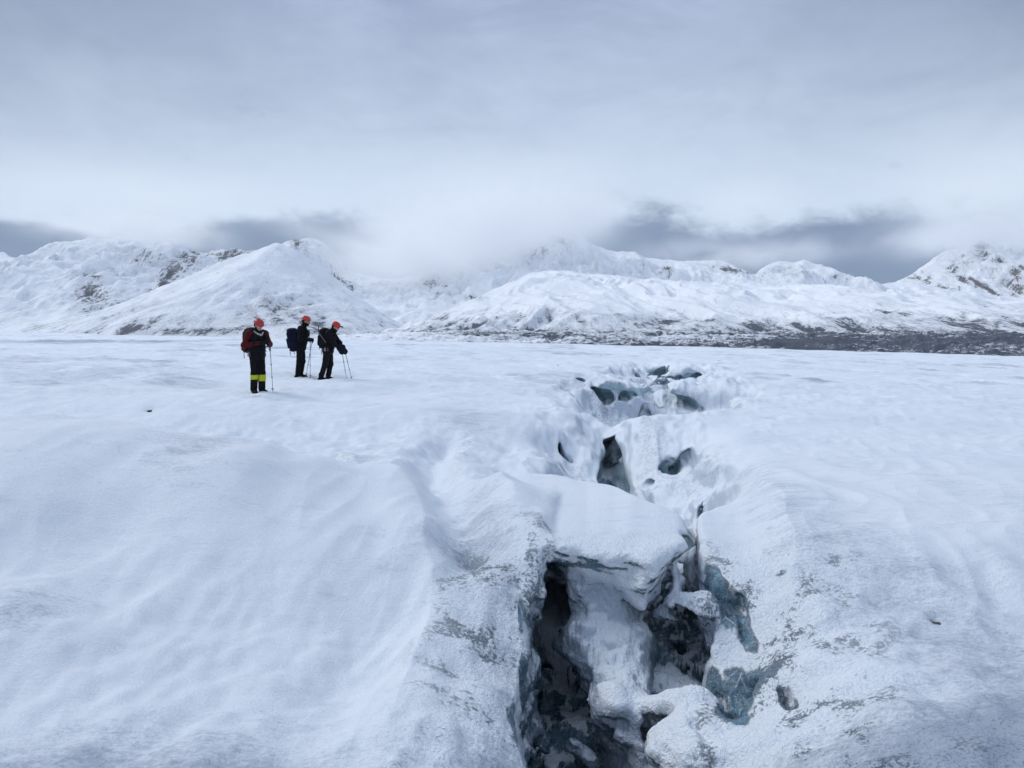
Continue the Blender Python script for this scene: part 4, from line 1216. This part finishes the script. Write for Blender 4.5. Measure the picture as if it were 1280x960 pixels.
class Walker:
    """joints in metres, local frame: +X the way the person faces, +Y to their left, +Z up"""
    def __init__(self, J, label, loc, yaw):
        self.J = J; self.loc = loc; self.yaw = yaw
        h = J['head']; ht = J.get('headtilt', 0.0)
        self.h = h
        P = []
        hipL, hipR = J['hipL'], J['hipR']
        pel = lerp3(hipL, hipR, .5)
        ch = J['chest']; nk = J['neck']
        P += [('e', pel, (.125, .155, .12)), ('c', pel, ch, .13, .145), ('e', ch, (.125, .165, .17)), ('c', ch, nk, .11, .06), ('c', nk, (h[0] - .02, h[1], h[2] - .07), .058, .055)]
        for s in 'LR':
            P += [('c', J['sh' + s], J['el' + s], .055, .042), ('c', J['el' + s], J['wr' + s], .042, .029), ('c', ch, J['sh' + s], .10, .062),
                  ('c', J['hip' + s], J['kn' + s], .085, .058), ('c', J['kn' + s], J['an' + s], .056, .040),
                  ('c', J['an' + s], J['toe' + s], .040, .022)]
            P += [(p[0], p[1], p[2], p[3] - .002, p[4] - .002) for p in hand_prims(J['wr' + s], J['hd' + s], 1 if s == 'L' else -1, J.get('curl', .75), J['pn' + s])]
        # head: skull, jaw, nose, ears, brow
        self.R = Matrix.Rotation(ht, 3, 'Y') @ Matrix.Rotation(0, 3, 'Z')
        self.R = Matrix.Rotation(J.get('headyaw', 0), 3, 'Z') @ self.R
        def hp(x, y, z): return tuple(Vector(h) + self.R @ Vector((x, y, z)))
        self.hp = hp
        P += [('e', hp(-.01, 0, .025), (.098, .078, .100)), ('c', hp(.035, 0, -.06), hp(.058, 0, -.090), .055, .030), ('c', hp(.088, 0, .01), hp(.112, 0, -.030), .011, .016),
              ('e', hp(.066, .033, .02), (.03, .03, .018)), ('e', hp(.066, -.033, .02), (.03, .03, .018)), ('e', hp(-.005, .08, -.015), (.028, .012, .034)), ('e', hp(-.005, -.08, -.015), (.028, .012, .034)),
              ('c', hp(.084, -.018, -.058), hp(.084, .018, -.058), .010, .010), ('c', hp(.04, .03, -.04), hp(.055, .015, -.075), .04, .03), ('c', hp(.04, -.03, -.04), hp(.055, -.015, -.075), .04, .03)]
        me = solid('person', P, .011, .022)
        self.o = link('person', me, [MT['skin'], MT['eye'], MT['lip']], None, loc)
        self.o.rotation_euler = (0, 0, yaw)
        Ri = self.R.transposed()
        for p in me.polygons:
            q = Ri @ (p.center - Vector(h))
            if q.x > .06 and abs(abs(q.y) - .032) < .014 and abs(q.z - .003) < .010: p.material_index = 1
            elif q.x > .07 and abs(q.y) < .026 and abs(q.z + .058) < .010: p.material_index = 2
        tag(self.o, label, 'person')

    def part(self, name, me, mat, parent=None):
        return link(name, me, mat, parent or self.o)

    def clothe(self, jacket, trousers, sleeve=None, hem=.80, collar=True, glove='black', boot='rubber', cuff=.17, puff=1.0):
        J = self.J; pel = lerp3(J['hipL'], J['hipR'], .5); ch = J['chest']; nk = J['neck']
        low = lerp3(pel, ch, -.10)
        T = [('e', low, (.155, .19, .15)), ('c', pel, ch, .165 * puff, .185 * puff), ('e', ch, (.165 * puff, .205, .20)), ('c', ch, nk, .14, .085), ('e', lerp3(pel, ch, .45), (.17 * puff, .19, .2))]
        SL = {}
        for s in 'LR':
            SL[s] = [('c', J['sh' + s], J['el' + s], .083, .066), ('c', J['el' + s], J['wr' + s], .066, .046), ('e', J['el' + s], (.07, .07, .07))]
            T.append(('c', ch, J['sh' + s], .14, .088))
        cutz = lambda X, Y, Z: hem - Z + .03 * X
        body = list(T)
        if sleeve is None:
            for s in 'LR': body += SL[s]
        jk = self.part('jacket', solid('jacket', body, .012, .045, cutz, .006, 13, 5), MT[jacket])
        if sleeve is not None:
            for s in 'LR': self.part('sleeve', solid('sleeve', SL[s] + [('c', lerp3(ch, J['sh' + s], .75), J['sh' + s], .088, .09)], .011, .03, None, .006, 15, 8), MT[sleeve], jk)
        if collar:
            c0 = lerp3(nk, self.h, .15)
            self.part('collar', solid('collar', [('c', nk, lerp3(nk, self.h, .45), .083, .078)], .011, .02, None, .004, 16, 4), MT[jacket], jk)
        L = [('e', pel, (.15, .175, .13))]
        for s in 'LR':
            kn, an = J['kn' + s], J['an' + s]
            L += [('c', J['hip' + s], kn, .108, .083), ('c', kn, lerp3(kn, an, .93), .083, .072)]
        self.part('trousers', solid('trousers', L, .012, .04, None, .007, 11, 9), MT[trousers])
        for s in 'LR':
            an, toe = J['an' + s], J['toe' + s]
            d = Vector(toe) - Vector(an); d.z = 0; d.normalize()
            heel = (an[0] - d.x * .05, an[1] - d.y * .05, .045)
            B = [('c', (an[0], an[1], an[2] + .10), (an[0], an[1], .08), .060, .058), ('c', heel, (toe[0], toe[1], .042), .046, .040), ('c', (an[0], an[1], .09), (toe[0] - d.x * .05, toe[1] - d.y * .05, .05), .055, .045)]
            bt = self.part('boot', solid('boot', B, .010, .025, lambda X, Y, Z: -Z + .0), MT[boot])
            SO = [('c', (heel[0], heel[1], .012), (toe[0] + d.x * .002, toe[1] + d.y * .002, .012), .047, .040)]
            self.part('sole', solid('sole', SO, .009, .01, lambda X, Y, Z: np.maximum(-.02 - Z, Z - .018)), MT['dark'], bt)
            G = [(p[0], p[1], p[2], p[3] + .008, p[4] + .008) for p in hand_prims(J['wr' + s], J['hd' + s], 1 if s == 'L' else -1, J.get('curl', .75), J['pn' + s])]
            e = lerp3(J['wr' + s], J['el' + s], .32)
            G.append(('c', J['wr' + s], e, .043, .052))
            self.part('glove', solid('glove', G, .0075, .012), MT[glove])

    def helmet(self, mat, lamp=False, beard=None):
        hp = self.hp
        Ri = np.array(self.R.transposed()); h = np.array(self.h)
        def loc(X, Y, Z):
            x, y, z = X - h[0], Y - h[1], Z - h[2]
            return [Ri[a, 0] * x + Ri[a, 1] * y + Ri[a, 2] * z for a in range(3)]
        def cut(X, Y, Z):
            lx, ly, lz = loc(X, Y, Z)
            inner = np.sqrt((lx + .01) ** 2 / .106 ** 2 + ly ** 2 / .088 ** 2 + (lz - .028) ** 2 / .106 ** 2) - 1
            vent = np.maximum(np.abs(np.abs(ly) - .055) - .010, np.maximum(np.abs(lx + .01) - .05, .085 - lz))
            return np.maximum(np.maximum(.026 - lz + .22 * np.clip(-lx, -.1, .1), -inner * .1), -vent)
        R = self.R
        # shell as a true ellipsoid in head space: approximate by overlapping ellipsoids along the head axis
        S_ = [('e', hp(-.012, 0, .035), (.128, .108, .122)), ('e', hp(.02, 0, .045), (.108, .098, .105)), ('e', hp(-.04, 0, .04), (.105, .1, .108))]
        hm = self.part('helmet', solid('helmet', S_, .0085, .03, cut), MT[mat])
        ring = []
        for i in range(12):
            a = i / 12 * 2 * math.pi; b = (i + 1) / 12 * 2 * math.pi
            f = lambda t: hp(-.012 + .122 * math.cos(t), .104 * math.sin(t), .030 - .02 * math.cos(t) * -1)
            ring.append(('c', f(a), f(b), .008, .008))
        self.part('rim', solid('rim', ring, .007, .006), MT['dark'], hm)
        for s in (1, -1):
            self.part('chin_strap', solid('chin_strap', [('c', hp(.0, .094 * s, .03), hp(.03, .075 * s, -.05), .007, .007), ('c', hp(.03, .075 * s, -.05), hp(.05, .02 * s, -.115), .007, .007)], .006, .005), MT['dark'], hm)
        if lamp:
            self.part('headlamp', solid('headlamp', [('c', hp(.105, 0, .075), hp(.165, 0, .085), .020, .018), ('c', hp(.16, 0, .085), hp(.19, 0, .088), .022, .022)], .008, .01), MT['dark'], hm)
        if beard:
            self.part('beard', solid('beard', [('c', hp(.055, 0, -.085), hp(.075, 0, -.12), .052, .028), ('c', hp(.03, .05, -.06), hp(.06, .02, -.09), .032, .03), ('c', hp(.03, -.05, -.06), hp(.06, -.02, -.09), .032, .03)], .009, .02, None, .006, 40, 3), MT[beard])
        self.part('hair', solid('hair', [('e', hp(-.055, 0, -.02), (.058, .078, .075)), ('c', hp(-.03, .07, .0), hp(-.02, .07, -.04), .02, .016), ('c', hp(-.03, -.07, .0), hp(-.02, -.07, -.04), .02, .016)], .010, .02, None, .005, 40, 6), MT['hair'])

    def harness(self, gear=True):
        J = self.J; pel = lerp3(J['hipL'], J['hipR'], .5)
        ring = []
        for i in range(16):
            a, b = i / 16 * 2 * math.pi, (i + 1) / 16 * 2 * math.pi
            ring.append(('c', (pel[0] + .185 * math.cos(a), pel[1] + .205 * math.sin(a), pel[2] + .10), (pel[0] + .185 * math.cos(b), pel[1] + .205 * math.sin(b), pel[2] + .10), .018, .018))
        h = self.part('harness', solid('harness', ring, .011, .01), MT['charcoal'])
        if gear:
            for s, x in ((-1, -.03), (-1, .05), (1, .0)):
                y = pel[1] + s * .215
                self.part('carabiner', solid('carabiner', [('c', (pel[0] + x, y, pel[2] + .07), (pel[0] + x - .01, y + .01 * s, pel[2] - .02), .010, .010), ('c', (pel[0] + x - .01, y + .01 * s, pel[2] - .02), (pel[0] + x + .02, y, pel[2] - .03), .010, .010),
                                                           ('c', (pel[0] + x + .02, y, pel[2] - .03), (pel[0] + x + .02, y, pel[2] + .05), .009, .009)], .007, .006), MT['metal'] if x < 0 else MT['brown'], h)

    def place(self, o):
        o.location = self.loc; o.rotation_euler = (0, 0, self.yaw); return o

    def world(self, p):
        return tuple(Matrix.Rotation(self.yaw, 3, 'Z') @ Vector(p) + Vector(self.loc))

    def backpack(self, label, mat, panel, cx, cz, w=(.15, .17, .27), tilt=0.0, tails=(), band=None, lidmat=None):
        J = self.J
        root = bpy.data.objects.new('backpack', None); COL.objects.link(root)
        root.location = self.world((cx, 0, cz)); root.rotation_euler = (0, 0, self.yaw)
        tag(root, label, 'backpack', 'backpacks worn by the walkers')
        def lp(name, prims, m, vox=.011, k=.02, par=None, **kw): return link(name, solid(name, prims, vox, k, **kw), MT[m], par or root)
        ca, sa = math.cos(tilt), math.sin(tilt)
        def r(x, y, z): return (x * ca - z * sa, y, z * ca + x * sa)
        body = lp('pack_body', [('b', r(0, 0, -.02), (w[0], w[1], w[2]), .07, tilt), ('e', r(-.03, 0, -.16), (w[0] * .95, w[1] * .98, .13)), ('e', r(-.02, 0, .12), (w[0] * .9, w[1] * .95, .14))], mat, k=.05, rough=.008, rfreq=10)
        lp('pack_lid', [('e', r(.005, 0, w[2] - .01), (w[0] * .95, w[1] * .95, .075)), ('e', r(-.05, 0, w[2] - .03), (w[0] * .7, w[1] * .9, .07))], lidmat or mat, rough=.006, rfreq=12)
        for s in (1, -1):
            lp('side_pocket', [('b', r(-.01, s * (w[1] + .005), -.14), (w[0] * .62, .035, .10), .03, tilt)], panel, rough=.004)
        lp('front_pocket', [('b', r(-w[0] - .005, 0, -.06), (.04, w[1] * .72, .15), .035, tilt)], panel, rough=.004)
        inv = lambda p: (p[0] - cx, p[1], p[2] - cz)
        for s in 'LR':
            sh = J['sh' + s]; ch = J['chest']
            a = r(w[0] * .9, math.copysign(.10, sh[1]), w[2] * .75)
            b = inv((sh[0] + .02, sh[1] * .72, sh[2] + .085)); c = inv((ch[0] + .185, sh[1] * .62, ch[2] + .05)); d = inv((ch[0] + .16, sh[1] * .95, ch[2] - .16)); e = r(w[0], math.copysign(.15, sh[1]), -w[2] * .6)
            lp('shoulder_strap', [('c', a, b, .020, .022), ('c', b, c, .022, .02), ('c', c, d, .02, .016), ('c', d, e, .016, .012)], 'charcoal', .010, .012)
        for (x, y, z0, z1) in tails:
            lp('strap_tail', [('c', (x, y, z0), (x - .01, y, (z0 + z1) / 2), .008, .008), ('c', (x - .01, y, (z0 + z1) / 2), (x + .01, y, z1), .008, .009)], 'charcoal', .007, .006)
        if band:
            lp('compression_strap', [('c', band[0], band[1], .013, .013)], 'webbing', .009, .006)
        return root


def trekking_pole(label, top, tip):
    """grip, wrist strap, three-section shaft with clamps, basket and tip"""
    top, tip = Vector(top), Vector(tip); d = (tip - top); L = d.length; d.normalize()
    root = bpy.data.objects.new('trekking_pole', None); COL.objects.link(root); root.location = tip
    tag(root, label, 'trekking pole', 'trekking poles of the walkers')
    def at(t): return tuple(top + d * (L * t) - tip)
    def cyl(name, segs, m, par=None, nn=10):
        vs, fs = [], []
        z = d; x = Vector((1, 0, 0)); x = (x - z * x.dot(z)).normalized(); y = z.cross(x)
        for (t, r) in segs:
            c = Vector(at(t))
            for i in range(nn):
                a = i / nn * 2 * math.pi; vs.append(tuple(c + x * (r * math.cos(a)) + y * (r * math.sin(a))))
        k = len(segs)
        for s in range(k - 1):
            for i in range(nn): fs.append((s * nn + i, s * nn + (i + 1) % nn, (s + 1) * nn + (i + 1) % nn, (s + 1) * nn + i))
        c0 = len(vs); vs.append(at(segs[0][0])); c1 = len(vs); vs.append(at(segs[-1][0]))
        tr = [(c0, (i + 1) % nn, i) for i in range(nn)] + [(c1, (k - 1) * nn + i, (k - 1) * nn + (i + 1) % nn) for i in range(nn)]
        return link(name, make_mesh(name, vs, fs, True, tr), MT[m], par or root)
    cyl('grip', [(-.03, .010), (-.025, .019), (-.005, .017), (.03, .0145), (.06, .017), (.09, .015), (.105, .012)], 'dark')
    sh = cyl('shaft', [(.10, .0095), (.40, .0092), (.401, .0085), (.68, .0083), (.681, .0074), (.965, .007)], 'metal')
    cyl('clamp', [(.385, .010), (.388, .016), (.415, .016), (.418, .010)], 'dark', sh)
    cyl('clamp', [(.665, .009), (.668, .0145), (.692, .0145), (.695, .009)], 'dark', sh)
    cyl('basket', [(.925, .010), (.93, .036), (.937, .038), (.944, .014)], 'dark')
    cyl('tip', [(.94, .0085), (.985, .007), (1.012, .003)], 'dark')
    s0 = Vector(at(-.01)); x = Vector((0, 1, 0))
    link('wrist_strap', solid('wrist_strap', [('c', tuple(s0), tuple(s0 + Vector((-.03, .01, -.07))), .007, .007), ('c', tuple(s0 + Vector((-.03, .01, -.07))), tuple(s0 + Vector((.0, .0, -.13))), .007, .007), ('c', tuple(s0 + Vector((0, 0, -.13))), tuple(s0 + Vector((.015, 0, -.06))), .007, .007)], .006, .004), MT['dark'], root)
    return root


def stand(u, v_foot, y):
    x = (u - 640) / FPX * y
    return (x, y, ground(x, y) - .028)


# --- walker in the red-sleeved jacket, facing the viewer's right, head bowed over the hands
D1 = 19.0; L1 = stand(321.5, 488, D1); YAW1 = math.radians(-44)
J1 = dict(hipL=(.0, .09, .93), hipR=(0, -.09, .93), chest=(.02, 0, 1.30), neck=(.05, 0, 1.50), head=(.105, 0, 1.645), headtilt=.42, headyaw=.25,
          shL=(.02, .20, 1.45), shR=(.02, -.20, 1.45), elL=(.05, .31, 1.19), elR=(-.02, -.32, 1.17), wrL=(.26, .16, 1.24), wrR=(.27, -.10, 1.22), hdL=(.6, -.7, .15), hdR=(.6, .7, .15), pnL=(-.5, -.3, -.6), pnR=(-.5, .3, -.6),
          knL=(.05, .09, .50), knR=(.03, -.09, .50), anL=(.05, .085, .095), anR=(-.03, -.085, .095), toeL=(.22, .11, .05), toeR=(.14, -.11, .05), curl=.8)
w1 = Walker(J1, 'walker with dark red sleeves, yellow gaiters and a red helmet bowed over both hands', L1, YAW1)
w1.clothe('black', 'black', sleeve='red', hem=.74, puff=1.05); w1.helmet('helmet1'); w1.harness()
w1.part('scarf', solid('scarf', [('c', (.10, .11, 1.47), (.17, .03, 1.41), .022, .022), ('c', (.17, .03, 1.41), (.16, -.05, 1.43), .022, .024), ('c', (.16, -.05, 1.43), (.07, -.12, 1.50), .024, .02), ('c', (.17, .0, 1.42), (.19, .0, 1.33), .022, .018)], .009, .012), MT['pale'])
for s in 'LR':
    kn, an = J1['kn' + s], J1['an' + s]
    a, b = lerp3(kn, an, .16), lerp3(kn, an, .64); c = lerp3(kn, an, .98)
    g = w1.part('gaiter', solid('gaiter', [('c', lerp3(kn, an, .12), c, .088, .082)], .011, .02, None, .004, 14, 3), MT['black'])
    w1.part('gaiter_panel', solid('gaiter_panel', [('c', a, lerp3(kn, an, .50 if s == 'L' else .40), .096, .093)], .010, .01, lambda X, Y, Z, z1=a[2], z0=lerp3(kn, an, .50 if s == 'L' else .40)[2]: np.maximum(Z - z1 - .02, z0 - .0 - Z)), MT['yellow'], g)
w1.backpack('bulky dark backpack with red pockets on the walker with yellow gaiters', 'black', 'red', -.25, 1.27, (.16, .19, .27), -.05, tails=((-.17, -.12, -.10, -.42), (-.17, .14, -.12, -.36)), lidmat='charcoal')
wl = w1.world(lerp3(J1['wrL'], J1['elL'], .95)); tp = W(340.6, 487, D1 - .25)
trekking_pole('trekking pole hanging from the elbow of the walker with yellow gaiters', (W(337.8, 430, D1 - .2)[0], D1 - .20, ground(tp[0], tp[1]) + 1.10), (tp[0], tp[1], ground(tp[0], tp[1]) + .01))

# --- walker in black with a large navy pack, upright, hands in front on two poles
D2 = 22.9; L2 = stand(376, 466, D2)
J2 = dict(hipL=(.0, .10, .93), hipR=(.0, -.10, .93), chest=(.05, 0, 1.30), neck=(.10, 0, 1.51), head=(.165, 0, 1.665), headtilt=.16,
          shL=(.05, .19, 1.44), shR=(.05, -.19, 1.44), elL=(.06, .27, 1.15), elR=(.04, -.27, 1.15), wrL=(.215, .20, 1.11), wrR=(.215, -.16, 1.11), hdL=(1, -.1, .12), hdR=(1, .1, .12), pnL=(.1, -1, -.2), pnR=(.1, 1, -.2),
          knL=(.03, .11, .50), knR=(-.02, -.11, .50), anL=(-.04, .12, .095), anR=(-.08, -.11, .095), toeL=(.13, .14, .05), toeR=(.09, -.12, .05), curl=.95)
w2 = Walker(J2, 'walker dressed all in black with a big navy backpack, standing upright with both hands forward', L2, math.radians(4))
w2.clothe('black', 'black', hem=.80); w2.helmet('helmet2', beard='hair'); w2.harness(False)
w2.backpack('large navy backpack on the upright walker dressed all in black', 'navy', 'navy', -.175, 1.11, (.165, .20, .30), .20, tails=((-.10, -.10, -.24, -.44), (-.03, .10, -.24, -.42), (-.14, .05, -.2, -.38)))
for (uu, vv, yy, s, lab) in ((387.5, 465, -.18, 'R', 'nearly upright trekking pole in the hand of the walker with the navy pack'), (382.2, 463, .22, 'L', 'trekking pole slanting back towards the boots of the walker with the navy pack')):
    h = w2.world(tuple(Vector(J2['wr' + s]) + Vector((.095, .0, .03)))); y_ = D2 + yy; x_ = (uu - 640) / FPX * y_
    trekking_pole(lab, h, (x_, y_, ground(x_, y_) + .01))

# --- walker bent over two poles, ice axe on the pack
D3 = 22.8; L3 = stand(409, 465, D3)
J3 = dict(hipL=(.03, .10, .90), hipR=(.03, -.10, .90), chest=(.085, 0, 1.25), neck=(.15, 0, 1.445), head=(.26, 0, 1.565), headtilt=.46,
          shL=(.11, .19, 1.385), shR=(.11, -.19, 1.385), elL=(.30, .25, 1.10), elR=(.28, -.27, 1.09), wrL=(.40, .16, .95), wrR=(.40, -.14, .95), hdL=(.75, -.1, -.65), hdR=(.75, .1, -.65), pnL=(-.2, -1, -.2), pnR=(-.2, 1, -.2),
          knL=(.06, .11, .48), knR=(-.03, -.11, .48), anL=(-.02, .12, .095), anR=(-.16, -.12, .095), toeL=(.17, .14, .05), toeR=(.02, -.13, .05), curl=.95)
w3 = Walker(J3, 'bearded walker in black with a headlamp on the helmet, bent forward over two poles', L3, math.radians(-4))
w3.clothe('black', 'charcoal', hem=.80); w3.helmet('helmet', lamp=True, beard='hair'); w3.harness()
for s in 'LR':
    w3.part('mitten', solid('mitten', [('c', J3['wr' + s], tuple(Vector(J3['wr' + s]) + Vector((.08, 0, -.10))), .075, .085), ('e', tuple(Vector(J3['wr' + s]) + Vector((.02, 0, .03))), (.08, .075, .08))], .011, .03, None, .006, 14, 2), MT['navy'])
w3.backpack('small dark backpack with a grey strap and an ice axe, on the stooping walker', 'black', 'charcoal', -.075, 1.23, (.13, .17, .25), -.04, band=((-.11, -.185, .17), (.10, -.185, -.12)), tails=((-.05, -.12, -.28, -.48),))
for (uu, vv, yy, s, lab) in ((433.2, 465, -.30, 'R', 'steeper trekking pole of the stooping walker, nearer to the boots'), (439.5, 463, .10, 'L', 'trekking pole planted farthest ahead of the stooping walker')):
    h = w3.world(tuple(Vector(J3['wr' + s]) + Vector((.075, 0, -.05)))); y_ = D3 + yy; x_ = (uu - 640) / FPX * y_
    trekking_pole(lab, h, (x_, y_, ground(x_, y_) + .01))
ax = bpy.data.objects.new('ice_axe', None); COL.objects.link(ax); ax.location = w3.world((-.215, -.04, 1.10)); ax.rotation_euler = (0, 0, w3.yaw)
tag(ax, 'ice axe strapped upright on the back of the smallest backpack', 'ice axe')
link('axe_shaft', solid('axe_shaft', [('c', (.01, 0, -.15), (-.02, 0, .52), .016, .013)], .008, .006), MT['dark'], ax)
link('axe_head', solid('axe_head', [('c', (.01, 0, -.15), (.03, -.12, -.19), .014, .007), ('c', (.01, 0, -.15), (.0, .09, -.14), .014, .018)], .008, .006), MT['metal'], ax)
link('axe_spike', solid('axe_spike', [('c', (-.02, 0, .51), (-.024, 0, .60), .012, .005)], .006, .004), MT['metal'], ax)


# ---------------------------------------------------------------- stones melted into the snow
MT['stone'] = plain('dark_glacier_stone', (.075, .075, .08), .85, .8, 60, .5)
_stones = [(0, 'dark stone in a melt pit on the smooth right slope beside the crevasse'), (1, 'dark stone lying on the left snow between the hummock and the walker in yellow gaiters'),
           (2, 'dark stone at the far left edge, behind the snow hummock'), (3, 'dark stone on the right bank beyond the blue hole of the crevasse')]
for i, lab in _stones:
    px_, py_, r_, dp = PITS[i]
    s_ = r_ * (.62 if i else 1.0)
    me = solid('stone', [('e', (0, 0, 0), (s_, s_ * .75, s_ * .5)), ('e', (s_ * .5, s_ * .1, .1 * s_), (s_ * .6, s_ * .55, s_ * .4)), ('e', (-s_ * .4, -.2 * s_, -.05 * s_), (s_ * .55, s_ * .6, s_ * .35))], s_ / 12, s_ * .15, None, s_ * .12, 1.8 / s_, i)
    o = link('stone', me, MT['stone'], None, (px_, py_, ground(px_, py_) + s_ * .22)); o.rotation_euler = (0, 0, i * 1.3)
    tag(o, lab, 'stone')
# ---------------------------------------------------------------- air: even haze round everything, and cloud caught on the summits
def box_mesh(name, lo, hi):
    co = np.array([[x, y, z] for x in (lo[0], hi[0]) for y in (lo[1], hi[1]) for z in (lo[2], hi[2])], float)
    q = np.array([[0, 1, 3, 2], [4, 6, 7, 5], [0, 4, 5, 1], [2, 3, 7, 6], [0, 2, 6, 4], [1, 5, 7, 3]])
    return make_mesh(name, co, q, smooth=False)


if HAZE > 0:
    hm, hn = new_mat('pale_mountain_air')
    finish(hn, None, hn.node('ShaderNodeVolumePrincipled', Color=(.93, .96, 1.0), Density=HAZE, Anisotropy=.2))
    hz = link('haze', box_mesh('haze', (-7000, -300, -41.5), (7000, 6400, 760)), hm); tag(hz, kind='stuff')


def mist(name, lo, hi, dens, lumps, nscale, thr, seed):
    """a bank of cloud: real volume, thick where the lumps and the noise are, thinning to nothing at its edges"""
    m, t = new_mat(name)
    co = t.node('ShaderNodeNewGeometry', 0)
    sp = t.n.new('ShaderNodeSeparateXYZ'); t.l.new(co, sp.inputs[0])
    n = t.noise(t.node('ShaderNodeMapping', Vector=co, Location=(seed, seed * 2, 0), Scale=(1, .7, 1.5)), nscale, 4, .58, .6)
    tot = None
    for (c, r, a) in lumps:
        e = None
        for k in range(3):
            q = t.m('DIVIDE', t.sub(sp.outputs[k], c[k]), r[k]); q = t.mul(q, q)
            e = q if e is None else t.add(e, q)
        g = t.mul(t.m('EXPONENT', t.mul(e, -1.0)), a)
        tot = g if tot is None else t.add(tot, g)
    d = t.mul(tot, t.ramp(n, thr - .14, thr + .2, .0, 1.0))
    # fade at the box faces so that the bank has no flat sides
    for k in range(3):
        w = (hi[k] - lo[k]) * .16
        d = t.mul(d, t.mul(t.ramp(sp.outputs[k], lo[k], lo[k] + w), t.ramp(sp.outputs[k], hi[k], hi[k] - w)))
    finish(t, None, t.node('ShaderNodeVolumePrincipled', Color=(.992, .996, 1.0), Density=t.mul(d, dens), Anisotropy=.35))
    m.volume_intersection_method = 'FAST' if hasattr(m, 'volume_intersection_method') else None
    o = link(name, box_mesh(name, lo, hi), m); tag(o, kind='stuff'); return o


def WM(u, v, y): return W(u, v, y)
for spec in MISTS:
    lumps = [(W(u, v, y), (su / FPX * y, sy, sv / FPX * y), a) for (u, v, y, su, sy, sv, a) in spec[1]]
    los = [min(l[0][k] - 2.1 * l[1][k] for l in lumps) for k in range(3)]; his = [max(l[0][k] + 2.1 * l[1][k] for l in lumps) for k in range(3)]
    mist('summit_cloud', los, his, spec[2], lumps, spec[3], spec[4], spec[5])
